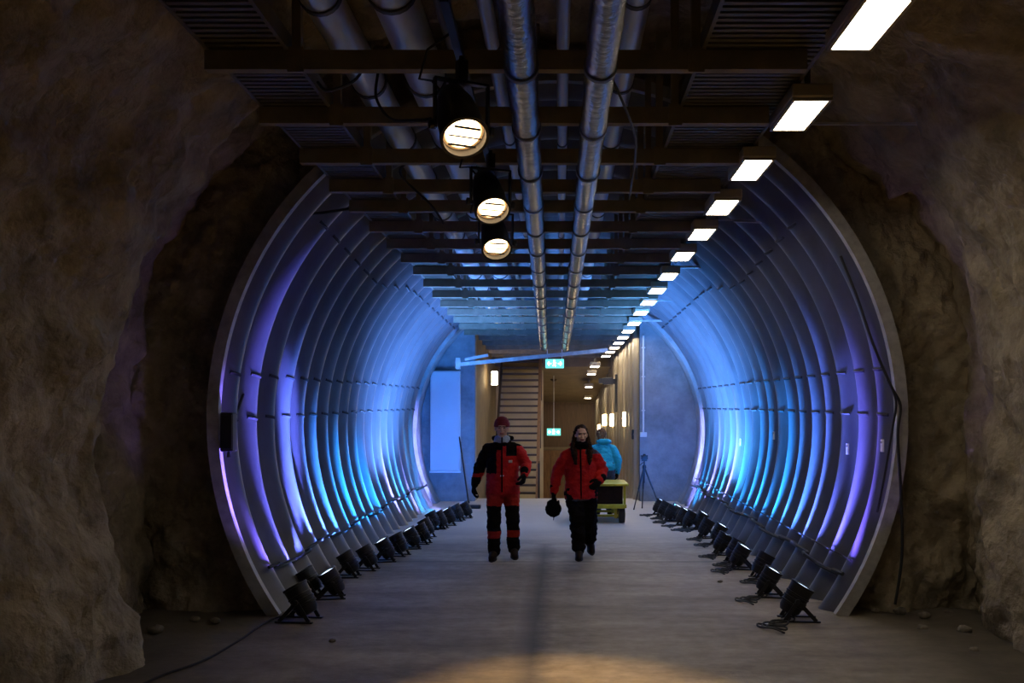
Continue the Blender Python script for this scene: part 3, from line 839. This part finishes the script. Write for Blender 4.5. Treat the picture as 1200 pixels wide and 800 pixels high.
# smoke detector on the corridor ceiling
yy = 26.0; pd = Vector(((649 - CX) * yy / F, yy, 3.12 - (yy - 24.3) * 0.1544))
sd = tag(empty('smoke_detector', pd), 'small dark smoke detector on the sloping corridor ceiling', 'smoke detector')
MB().lathe([(0.10, 0.0), (0.10, -0.03), (0.06, -0.06), (0.01, -0.065)], (0, 0, 0), (0, 0, 1), 18).build('body', M['darkwood'], sd)
MB().lathe([(0.03, -0.06), (0.02, -0.08)], (0, 0, 0), (0, 0, 1), 10).build('sensor', M['clamp'], sd)

# stairs: open wooden treads climbing away on the left of the corridor
st = tag(empty('staircase', (-1.05, 21.0, -0.2)), 'dark open wooden staircase climbing away on the left', 'stairs')
NT = 21; RISE = 0.172; RUN = 0.165
for k in range(NT):
    z = RISE * (k + 1); y = RUN * k
    MB().box((0, y, z), (0.98, 0.24, 0.045)).build('tread', M['darkwood'], st, bevel=0.004)
for s in (-1, 1):
    MB().bar((s * 0.51, -0.15, 0.0), (s * 0.51, RUN * NT + 0.0, RISE * NT + 0.1), 0.05, 0.22).build('stringer', M['darkwood'] if s < 0 else M['wood'], st)
MB().bar((0.56, -0.2, 0.9), (0.56, RUN * NT, RISE * NT + 0.9), 0.045, 0.07).build('handrail', M['wood'], st)
for k in (0, 7, 14, 20):
    MB().box((0.56, RUN * k, RISE * k + 0.45), (0.05, 0.05, 0.95)).build('baluster', M['darkwood'], st)
# pale wall behind the stairs
tag(slab('wall_stair', XL, -0.46, 24.75, 24.9, -1.4, 4.1, M['cream']), kind='structure')

# door in the boarded back wall
dr = tag(empty('door_1', (at(645, 575, YB - 0.02).x, YB - 0.0, zfloor(YB))), 'brown boarded double door at the back of the corridor', 'door', kind='structure')
for sx in (-1, 1):
    MB().box((sx * 0.40, -0.04, 1.02), (0.78, 0.06, 2.0)).build('door_leaf', M['wood'], dr, bevel=0.006)
f = MB()
for sx in (-1, 1): f.box((sx * 0.84, -0.05, 1.05), (0.09, 0.10, 2.12))
f.box((0, -0.05, 2.08), (1.77, 0.10, 0.09)); f.build('door_frame', M['tan'], dr, bevel=0.006)
MB().tube([(0.08, -0.12, 0.85), (0.08, -0.12, 1.25)], 0.02, 8).build('door_handle', M['rim'], dr)

# tripod with a small camera
tp = tag(empty('tripod', (at(755, 596, 16.9).x, 16.9, 0)), 'black tripod with a small camera standing before the right end wall', 'tripod')
for (dx, dy) in ((-0.20, -0.05), (0.30, -0.06), (-0.02, 0.22)):
    MB().tube([(0, 0, 0.80), (dx * 0.55, dy * 0.55, 0.38)], 0.017, 8).tube([(dx * 0.5, dy * 0.5, 0.42), (dx, dy, 0.012)], 0.011, 8).ell((dx, dy, 0.012), (0.016, 0.016, 0.012)).build('leg', M['black'], tp)
MB().tube([(0, 0, 0.5), (0, 0, 0.92)], 0.015, 8).lathe([(0.03, 0.76), (0.04, 0.80), (0.03, 0.84)], n=12).build('centre_column', M['black'], tp)
MB().box((0, 0, 0.93), (0.10, 0.08, 0.03)).tube([(0, 0, 0.90), (-0.10, -0.12, 0.84)], 0.008, 6).build('pan_head', M['black'], tp)
MB().box((0, 0, 0.985), (0.13, 0.07, 0.08)).lathe([(0.03, 0), (0.032, 0.07)], (0, -0.03, 0.985), (0, -1, 0), 14).box((0.0, 0, 1.035), (0.05, 0.05, 0.03)).build('camera_body', M['black'], tp, bevel=0.004)

# yellow cart
ct = tag(empty('cart', (0.66, 15.1, 0)), 'yellow flat cart carrying a dark crate', 'cart')
fr = MB()
fr.box((0, 0, 0.285), (0.86, 1.0, 0.06)); fr.bar((-0.40, -0.5, 0.285), (0.40, -0.5, 0.285), 0.05, 0.07)
fr.build('deck', M['yellow'], ct, bevel=0.008)
for sx in (-1, 1):
    for sy in (-1, 1):
        MB().bar((sx * 0.26, sy * 0.36, 0.26), (sx * 0.26, sy * 0.36, 0.08), 0.05, 0.05).build('wheel_post', M['yellow'], ct)
        w = MB(); w.lathe([(0.10, -0.05), (0.135, -0.045), (0.14, 0), (0.135, 0.045), (0.10, 0.05)], (sx * 0.36, sy * 0.36, 0.14), (1, 0, 0), 24)
        wo = w.build('wheel', M['rubber'], ct)
        MB().lathe([(0.03, -0.06), (0.07, -0.05), (0.07, 0.05), (0.03, 0.06)], (sx * 0.36, sy * 0.36, 0.14), (1, 0, 0), 14).build('hub', M['yellow'], wo)
for sy in (-1, 1): MB().bar((-0.30, sy * 0.36, 0.12), (0.30, sy * 0.36, 0.12), 0.04, 0.04).build('axle', M['yellow'], ct)
for sx in (-1, 1):
    for sy in (-1, 1): MB().box((sx * 0.40, sy * 0.45, 0.46), (0.035, 0.035, 0.33)).build('corner_post', M['yellow'], ct)
tp2 = MB(); tp2.box((0, 0, 0.635), (0.92, 1.02, 0.035)); tp2.build('top_shelf', M['yellow'], ct, bevel=0.006)
cr = tag(empty('crate', (0.66, 15.1, 0.315)), 'dark crate sitting between the deck and top of the yellow cart', 'crate')
b = MB(); b.box((0, 0, 0.15), (0.74, 0.86, 0.30)); b.build('crate_body', M['crate'], cr, bevel=0.006)
for z in (0.03, 0.27): MB().box((0, -0.437, z), (0.74, 0.012, 0.04)).build('batten', M['crate'], cr)

# ------------------------------------------------------------------ people
def fuse(mb, name, mats, parent, voxel=0.01, smooth=4, wrinkle=0.0, wscale=0.12, paint=None, thin=0):
    """union of the collected solids as one continuous surface"""
    me = bpy.data.meshes.new(name); me.from_pydata(mb.v, [], mb.f)
    bm = bmesh.new(); bm.from_mesh(me); bmesh.ops.recalc_face_normals(bm, faces=bm.faces); bm.to_mesh(me); bm.free()
    tmp = bpy.data.objects.new('tmp', me); COL.objects.link(tmp)
    r = tmp.modifiers.new('r', 'REMESH'); r.mode = 'VOXEL'; r.voxel_size = voxel; r.adaptivity = 0
    if smooth:
        s = tmp.modifiers.new('s', 'SMOOTH'); s.factor = 0.5; s.iterations = smooth
    dg = bpy.context.evaluated_depsgraph_get()
    out = bpy.data.meshes.new_from_object(tmp.evaluated_get(dg))
    bpy.data.objects.remove(tmp)
    out.name = name
    if wrinkle:
        nrm = [v.normal.copy() for v in out.vertices]
        for v, nn in zip(out.vertices, nrm):
            p = v.co
            q = Vector((p.x / wscale, p.y / wscale, p.z / (wscale * 0.55)))
            v.co = p + nn * wrinkle * (noise.noise(q) + 0.5 * noise.noise(q * 2.3 + Vector((9, 3, 1))))
    out.materials.clear()
    for m in (mats if isinstance(mats, (list, tuple)) else [mats]): out.materials.append(m)
    if paint:
        for f in out.polygons: f.material_index = paint(f.center)
    out.polygons.foreach_set('use_smooth', [True] * len(out.polygons)); out.update()
    o = bpy.data.objects.new(name, out); COL.objects.link(o); o.parent = parent
    return o

def hand(mb, wrist, dirn, palm, thumb_side, scale=1.0, fat=0.0, curl=0.5):
    """palm and five fingers; palm = direction the palm faces; thumb_side = direction of the thumb"""
    w = Vector(wrist); d = Vector(dirn).normalized(); n = Vector(palm); n = (n - d * n.dot(d)).normalized()
    t = d.cross(n); t = t if t.dot(Vector(thumb_side)) > 0 else -t
    s = scale
    rot = Matrix((t, d, n)).transposed()
    mb.ell(w + d * 0.052 * s, (0.041 * s + fat, 0.052 * s + fat, 0.017 * s + fat), rot)
    mb.capsule([w - d * 0.03, w + d * 0.02 * s], [0.026 * s + fat, 0.027 * s + fat], 10)
    for k, (off, L) in enumerate(((0.030, 0.074), (0.010, 0.082), (-0.010, 0.076), (-0.029, 0.060))):
        p = w + d * 0.088 * s + t * off * s
        ang = 0.12; pts = [p - d * 0.02 * s]
        seg = [0.45, 0.32, 0.23]
        for q in seg:
            ang += curl * (0.55 + 0.1 * k)
            pts.append(pts[-1] + (d * cos(ang) + n * sin(ang) + t * off * 1.2) * (L * q * s + (0.012 * s if q == 0.45 else 0)))
        mb.capsule(pts, [0.0098 * s + fat, 0.0092 * s + fat, 0.0085 * s + fat, 0.0076 * s + fat], 8)
    p = w + d * 0.03 * s + t * 0.030 * s
    mb.capsule([p, p + (t * 0.7 + d * 0.6 + n * 0.35).normalized() * 0.036 * s, p + (t * 0.6 + d * 0.75 + n * 0.45).normalized() * 0.066 * s, p + (t * 0.4 + d * 0.85 + n * 0.6).normalized() * 0.088 * s],
               [0.0125 * s + fat, 0.0115 * s + fat, 0.0105 * s + fat, 0.009 * s + fat], 8)

def head(mb, c, h, yaw=0.0):
    """head centred at c, height h, facing -Y"""
    c = Vector(c); R = Matrix.Rotation(yaw, 3, 'Z'); k = h / 0.23
    def e(p, r): mb.ell(c + R @ (Vector(p) * k), [q * k for q in r], R)
    e((0, 0.012, 0.028), (0.076, 0.095, 0.088)); e((0, -0.018, -0.035), (0.060, 0.070, 0.075)); e((0, -0.045, -0.088), (0.030, 0.030, 0.026))
    e((0, -0.088, 0.028), (0.055, 0.016, 0.012))
    mb.capsule([c + R @ (Vector((0, -0.092, 0.012)) * k), c + R @ (Vector((0, -0.112, -0.022)) * k)], [0.009 * k, 0.014 * k], 8)
    e((0, -0.085, -0.052), (0.026, 0.012, 0.008)); e((0, -0.083, -0.064), (0.022, 0.012, 0.008))
    for s in (-1, 1):
        e((s * 0.079, 0.012, -0.005), (0.010, 0.020, 0.032)); e((s * 0.045, -0.065, -0.02), (0.022, 0.02, 0.02))
    return R, k

def ring(c, rx, ry, rot=0.0, n=24, tilt=(0, 0)):
    c = Vector(c)
    return [c + Vector((rx * cos(2 * pi * j / n), ry * sin(2 * pi * j / n), tilt[0] * rx * cos(2 * pi * j / n) + tilt[1] * ry * sin(2 * pi * j / n))) for j in range(n)]

def person(base, rz, P):
    root = tag(empty('person', base, rz), P['label'], 'person')
    J = {k: Vector(v) for k, v in P['J'].items()}
    hc = J['head']; hh = P['headh']
    # body
    b = MB()
    R, k = head(b, hc, hh, P.get('yaw', 0))
    sh = (J['shL'] + J['shR']) / 2
    b.capsule([sh + Vector((0, 0.01, -0.04)), hc + Vector((0, 0.02, -0.05))], [0.062, 0.056])
    hip = (J['hipL'] + J['hipR']) / 2
    mid = sh.lerp(hip, 0.55)
    b.loft([ring(hip + Vector((0, 0, -0.08)), 0.13, 0.09), ring(hip, 0.155, 0.11), ring(mid, 0.135, 0.10), ring(sh + Vector((0, 0, -0.14)), 0.155, 0.11), ring(sh + Vector((0, 0, -0.06)), 0.13, 0.075), ring(sh + Vector((0, 0, 0.015)), 0.07, 0.06)])
    for s in 'LR':
        S = J['sh' + s] + Vector((-0.025 if J['sh' + s].x > 0 else 0.025, 0, -0.055))
        b.capsule([S, J['el' + s], J['wr' + s]], [0.050, 0.042, 0.028])
        b.capsule([J['hip' + s], J['kn' + s], J['an' + s]], [0.085, 0.058, 0.040])
        b.capsule([J['an' + s] + Vector((0, 0.02, -0.03)), J['toe' + s]], [0.035, 0.030])
        hd = P['hand'][s]
        hand(b, J['wr' + s], hd[0], hd[1], hd[2], P.get('hs', 1.0), 0, hd[3])
    def pnt(c):
        q = R.transposed() @ (c - hc) / k
        return 1 if (abs(q.x) < 0.024 and -0.073 < q.z < -0.046 and q.y < -0.07) else 0
    body = fuse(b, 'body', [M['skin'], M['lip']], root, 0.0065, 3, paint=pnt)
    for s in (-1, 1):
        MB().ell(hc + R @ (Vector((s * 0.031, -0.083, 0.010)) * k), (0.012 * k, 0.009 * k, 0.007 * k)).build('eye', M['eye'], root)
        MB().capsule([hc + R @ (Vector((s * 0.014, -0.101, 0.026)) * k), hc + R @ (Vector((s * 0.048, -0.093, 0.028)) * k)], [0.004 * k, 0.003 * k], 6).build('eyebrow', P['hairmat'], root)
    # trousers
    t = MB(); tw = P.get('tw', 1.0)
    t.loft([ring(hip + Vector((0, 0, -0.13)), 0.12, 0.10), ring(hip + Vector((0, 0, -0.02)), 0.185, 0.14), ring(hip + Vector((0, 0, 0.14)), 0.17, 0.125)])
    for s in 'LR':
        h0, k0, a0 = J['hip' + s], J['kn' + s], J['an' + s]
        low = a0 + (k0 - a0) * P.get('cuff', 0.12)
        t.capsule([h0 + Vector((0, 0, -0.02)), h0.lerp(k0, 0.5), k0, k0.lerp(a0, 0.45), low], [0.112 * tw, 0.098 * tw, 0.086 * tw, 0.082 * tw, 0.078 * tw])
    fuse(t, 'trousers', P['trmats'], root, 0.011, 3, P.get('twr', 0.014), 0.10, P.get('trpaint'))
    # boots
    for s in 'LR':
        a0, to = J['an' + s], J['toe' + s]
        d = (to - a0); d = Vector((d.x, d.y, d.z)); fl = d.normalized()
        bt = MB()
        bt.capsule([a0 + Vector((0, 0.0, 0.16)), a0 + Vector((0, 0.005, 0.03)), a0 + Vector((0, 0.02, -0.015))], [0.060, 0.054, 0.052])
        bt.capsule([a0 + Vector((0, 0.02, -0.02)), a0.lerp(to, 0.55) + Vector((0, 0, 0.012)), to], [0.050, 0.050, 0.043])
        bo = fuse(bt, 'boot', M['boot'], root, 0.009, 2)
        so = MB(); 
        q0 = a0 + Vector((0, 0.045, -0.066)); q1 = to + fl * 0.035 + Vector((0, 0, -0.036))
        side = Vector((1, 0, 0)); 
        rg = []
        for dz in (0, 0.028):
            rr = []
            for j in range(24):
                an = 2 * pi * j / 24; f = 0.5 + 0.5 * cos(an)
                wdt = 0.038 + 0.012 * sin(f * pi)
                rr.append(q0.lerp(q1, f) + side * sin(an) * wdt + Vector((0, 0, dz)))
            rg.append(rr)
        so.loft(rg); so.build('sole', M['sole'], bo)
    # jacket
    jm = MB(); jw = P.get('jw', 1.0); z0 = P['hem']
    chest = sh + Vector((0, 0.0, -0.16))
    hemc = Vector((hip.x, hip.y, z0))
    jm.loft([ring(hemc, 0.215 * jw, 0.160), ring(hemc + Vector((0, 0, 0.10)), 0.212 * jw, 0.165), ring(hemc.lerp(chest, 0.5), 0.20 * jw, 0.155), ring(chest, 0.205 * jw, 0.150),
             ring(sh + Vector((0, 0, -0.07)), 0.180 * jw, 0.125), ring(sh + Vector((0, 0, 0.005)), 0.130 * jw, 0.105), ring(sh + Vector((0, 0, 0.045)), 0.092, 0.092), ring(sh + Vector((0, -0.005, 0.10)), 0.082, 0.084)])
    for s in 'LR':
        S, E, W = J['sh' + s], J['el' + s], J['wr' + s]
        S = S + Vector((-0.025 if S.x > 0 else 0.025, 0, -0.055))
        W2 = E.lerp(W, P.get('sleeve', 0.97))
        jm.capsule([sh.lerp(S, 0.45) + Vector((0, 0, 0.0)), S, S.lerp(E, 0.35), E, E.lerp(W2, 0.5), W2], [0.070, 0.080, 0.083, 0.074, 0.066, 0.052])
    jk = fuse(jm, 'jacket', P['jkmats'], root, 0.0105, 3, 0.013, 0.085, P.get('jkpaint'))
    # zip, hood, badge
    zp = MB()
    pts = []
    for i in range(12):
        f = i / 11; z = z0 + 0.03 + f * (sh.z + 0.06 - z0)
        pts.append(Vector((hip.x + (sh.x - hip.x) * f, hip.y - 0.163 + 0.055 * max(0, f - 0.65) / 0.35 + (sh.y - hip.y) * f, z)))
    zp.tube(pts, 0.009, 6); zp.build('zip', P.get('zipmat', M['blackfab']), jk)
    hd = MB(); hd.capsule([sh + Vector((-0.11, 0.03, 0.075)), sh + Vector((-0.06, 0.10, 0.07)), sh + Vector((0.06, 0.10, 0.07)), sh + Vector((0.11, 0.03, 0.075))], [0.03, 0.05, 0.05, 0.03])
    fuse(hd, 'hood', P['hoodmat'], jk, 0.012, 2, 0.01)
    for (cx, cz, m) in P.get('badges', ()):
        MB().box((cx, hip.y - 0.158 + 0.012, cz), (0.045, 0.02, 0.03)).build('badge', m, jk, bevel=0.003)
    # gloves
    if P.get('gloves'):
        for s in 'LR':
            g = MB(); h2 = P['hand'][s]
            hand(g, J['wr' + s], h2[0], h2[1], h2[2], P.get('hs', 1.0) * 1.12, 0.006, h2[3])
            dd = Vector(h2[0]).normalized()
            g.capsule([J['wr' + s] - dd * 0.06, J['wr' + s] + dd * 0.01], [0.052, 0.040])
            fuse(g, 'glove', M['blackfab'], root, 0.007, 2)
    return root, J, R, k, hc, jk

# --- man in red with a knit cap, walking towards us. +X is image right
def man_tr(c):
    if c.z > 0.66: return 0
    if 0.36 < c.z <= 0.66: return 1 if c.y < 0.2 else 0
    if 0.27 < c.z <= 0.36: return 0
    return 1
def man_jk(c):
    if c.z > 1.335 + 0.05 * (c.x > 0): return 1
    if c.z > 1.265 and 0.05 < c.x < 0.17 and c.y < 0.05: return 1
    if c.x < -0.07 and c.z > 1.05: return 1  # shade on his right side and upper sleeve, painted as black cloth
    if abs(c.x) > 0.27 and c.z < 1.0: return 1
    return 0
mx, my = -0.695, 10.95
root, J, R, k, hc, jk = person((mx, my, 0), 0, dict(
    label='person in a red jacket, black-kneed red trousers and a dark red knit cap, walking', headh=0.235, yaw=0.06,
    J=dict(head=(-0.01, -0.03, 1.595), shL=(0.195, 0, 1.40), shR=(-0.205, 0.01, 1.40), elL=(0.285, -0.02, 1.155), wrL=(0.268, -0.20, 1.045),
           elR=(-0.285, 0.07, 1.13), wrR=(-0.345, 0.02, 0.915),
           hipL=(0.095, 0.0, 0.90), hipR=(-0.095, 0.0, 0.90), knL=(0.118, -0.01, 0.50), knR=(-0.105, -0.09, 0.50), anL=(0.125, 0.10, 0.105), anR=(-0.105, -0.06, 0.090),
           toeL=(0.150, -0.05, 0.045), toeR=(-0.120, -0.225, 0.045)),
    hand=dict(L=((-0.05, -0.5, -0.75), (-0.9, 0.1, 0), (0, -1, 0.2), 0.75), R=((-0.22, -0.15, -0.95), (0.9, 0.0, -0.2), (0, -1, 0), 0.6)),
    hairmat=M['hair'], trmats=[M['red2'], M['blackfab']], trpaint=man_tr, hem=0.80, jkmats=[M['red'], M['blackfab']], jkpaint=man_jk,
    hoodmat=M['blackfab'], gloves=True, cuff=0.05, jw=0.98, badges=((0.10, 1.20, M['white']), (0.0, 1.02, M['white']))))
ht = MB(); ht.ell(hc + R @ Vector((0, 0.012, 0.060)), (0.092, 0.108, 0.092), R); ht.lathe([(0.088, -0.028), (0.098, -0.02), (0.098, 0.03), (0.088, 0.035)], hc + Vector((0, 0.006, 0.045)), (0, 0.1, 1), 28)
def cut_low(mb, z): mb.v = [(p[0], p[1], max(p[2], z)) for p in mb.v]
cut_low(ht, hc.z + 0.012)
fuse(ht, 'knit_cap', M['knit'], root, 0.007, 2, 0.004, 0.03)
sf = MB(); sf.lathe([(0.07, -0.05), (0.095, -0.03), (0.10, 0.01), (0.085, 0.045), (0.07, 0.05)], Vector((hc.x, hc.y + 0.02, hc.z - 0.135)), (0, 0, 1), 24)
fuse(sf, 'neck_gaiter', M['scarf'], root, 0.009, 2, 0.008, 0.04)

# --- woman with long dark hair in a red jacket, black trousers, holding a round black fur hat
def wom_jk(c):
    if c.z > 1.285 and c.z < 1.345 and c.x > 0.05: return 1
    if c.z < 0.745: return 1
    return 0
wx, wy = 0.262, 11.0
root, J, R, k, hc, jk = person((wx, wy, 0), 0, dict(
    label='person with long dark hair in a red jacket and black trousers, holding a round hat', headh=0.215, yaw=0.12,
    J=dict(head=(0.0, -0.04, 1.515), shL=(0.180, 0, 1.325), shR=(-0.20, 0.01, 1.315), elL=(0.265, 0.05, 1.08), wrL=(0.225, -0.13, 0.965),
           elR=(-0.295, 0.05, 1.04), wrR=(-0.335, -0.01, 0.82),
           hipL=(0.080, 0.0, 0.84), hipR=(-0.085, 0.0, 0.84), knL=(0.105, -0.03, 0.47), knR=(-0.05, -0.09, 0.46), anL=(0.115, 0.26, 0.165), anR=(-0.025, -0.06, 0.085),
           toeL=(0.135, 0.14, 0.075), toeR=(-0.03, -0.21, 0.042)),
    hand=dict(L=((-0.45, -0.5, -0.5), (-0.4, 0.6, 0), (0, -1, 0.3), 0.5), R=((-0.02, -0.12, -1.0), (0.8, -0.3, 0), (0, -1, 0), 0.55)),
    hs=0.92, hairmat=M['hair'], trmats=[M['blackfab']], hem=0.72, jkmats=[M['red'], M['greyfab']], jkpaint=wom_jk, tw=1.12, twr=0.02,
    hoodmat=M['red'], gloves=True, cuff=0.16, jw=0.95, badges=((0.10, 1.24, M['yellow']),)))
hr = MB()
hr.ell(hc + R @ Vector((0, 0.036, 0.042)), (0.084, 0.096, 0.088), R)
for s in (-1, 1):
    hr.capsule([hc + R @ Vector((s * 0.074, 0.03, 0.03)), hc + R @ Vector((s * 0.088, 0.02, -0.07)), hc + R @ Vector((s * 0.098, -0.02, -0.16)), hc + R @ Vector((s * 0.092, -0.10, -0.25)), hc + R @ Vector((s * 0.085, -0.125, -0.34))], [0.022, 0.030, 0.040, 0.036, 0.018])
hr.capsule([hc + Vector((0, 0.08, 0.0)), hc + Vector((0, 0.09, -0.12)), hc + Vector((0, 0.11, -0.24))], [0.07, 0.085, 0.05])
fuse(hr, 'hair', M['hair'], root, 0.008, 2, 0.010, 0.03)
sf = MB(); sf.lathe([(0.06, -0.05), (0.090, -0.03), (0.096, 0.015), (0.08, 0.045), (0.06, 0.05)], Vector((hc.x, hc.y + 0.01, hc.z - 0.125)), (0, 0, 1), 24)
fuse(sf, 'scarf', M['blackfab'], root, 0.009, 2, 0.012, 0.04)
# the hat in the hand
hw = Vector((wx, wy, 0)) + J['wrR'] + Vector((-0.006, -0.06, -0.205))
hat = tag(empty('fur_hat', hw), 'round black fur hat held in the right hand of the long-haired person', 'hat')
m1 = MB(); m1.ell((0, 0, 0), (0.100, 0.075, 0.098)); m1.ell((0, -0.02, 0.02), (0.09, 0.07, 0.07))
fuse(m1, 'crown', M['fur'], hat, 0.009, 1, 0.012, 0.02)
m1 = MB(); m1.capsule([(-0.05, 0, 0.07), (0.0, 0, 0.098), (0.05, 0, 0.07)], [0.03, 0.03, 0.03]); fuse(m1, 'brim', M['fur'], hat, 0.009, 1, 0.010, 0.02)
MB().tube([(0, -0.01, -0.09), (0.006, -0.02, -0.118), (0.0, -0.02, -0.135)], [0.006, 0.005, 0.004], 6).build('tassel', M['greyfab'], hat)

# --- third person in a cyan jacket, seen from behind, bending to the cart
root, J, R, k, hc, jk = person((0.80, 15.95, 0), pi, dict(
    label='person in a cyan jacket with brown hair, seen from behind beyond the yellow cart', headh=0.215, yaw=-0.25,
    J=dict(head=(0.05, -0.10, 1.42), shL=(0.20, -0.05, 1.235), shR=(-0.165, -0.05, 1.235), elL=(0.25, -0.10, 1.00), wrL=(0.18, -0.26, 0.86),
           elR=(-0.235, 0.0, 0.98), wrR=(-0.225, -0.02, 0.76),
           hipL=(0.09, 0.02, 0.80), hipR=(-0.085, 0.02, 0.80), knL=(0.12, -0.04, 0.45), knR=(-0.09, -0.06, 0.45), anL=(0.13, 0.10, 0.09), anR=(-0.09, 0.0, 0.085),
           toeL=(0.14, -0.06, 0.042), toeR=(-0.10, -0.15, 0.042)),
    hand=dict(L=((-0.1, -0.5, -0.7), (-0.5, 0.3, 0), (0, -1, 0), 0.5), R=((0.0, -0.1, -1.0), (0.9, 0, 0), (0, -1, 0), 0.5)),
    hs=0.95, hairmat=M['hair2'], trmats=[M['greyfab']], hem=0.80, jkmats=[M['cyanfab']], tw=0.95,
    hoodmat=M['cyanfab'], gloves=True, cuff=0.12, jw=0.88))
hr = MB(); hr.ell(hc + R @ Vector((0, 0.022, 0.030)), (0.088, 0.100, 0.098), R); hr.capsule([hc + R @ Vector((0, 0.07, 0)), hc + R @ Vector((0, 0.075, -0.09))], [0.065, 0.055])
fuse(hr, 'hair', M['hair2'], root, 0.008, 2, 0.010, 0.03)

# ------------------------------------------------------------------ loose stones at the foot of the rock
rnd = random.Random(3)
spots = [(-2.9, 7.55), (3.15, 7.75), (3.4, 7.85), (3.0, 7.9), (3.25, 7.2), (3.05, 6.6), (2.8, 7.95), (-3.25, 7.2), (-3.1, 7.6), (2.95, 7.3), (-1.75, 6.9), (1.68, 9.4)]
words_s = ['by the left tube foot', 'at the foot of the right rock face', 'in the right rear corner', 'beside the right tube foot', 'by the right rock wall', 'nearest the camera by the right wall', 'closest to the right tube rim', 'in the left dark recess', 'behind the left tube foot', 'on the floor before the right recess', 'on the open floor at the left front', 'alone on the open floor at the right']
for i, (x, y) in enumerate(spots):
    r = rnd.uniform(0.03, 0.06) if i < 10 else 0.022
    mb = MB(); mb.ell((0, 0, r * 0.45), (r * 1.2, r, r * 0.7), nu=12, nv=8)
    mb.v = [tuple(Vector(p) * (1 + 0.25 * noise.noise(Vector(p) * 25 + Vector((i, 0, 0))))) for p in mb.v]
    o = mb.build('loose_stone', M['stone']); o.location = (x, y, zfloor(y))
    tag(o, 'small loose stone %s' % words_s[i], 'stone', 'loose stones')
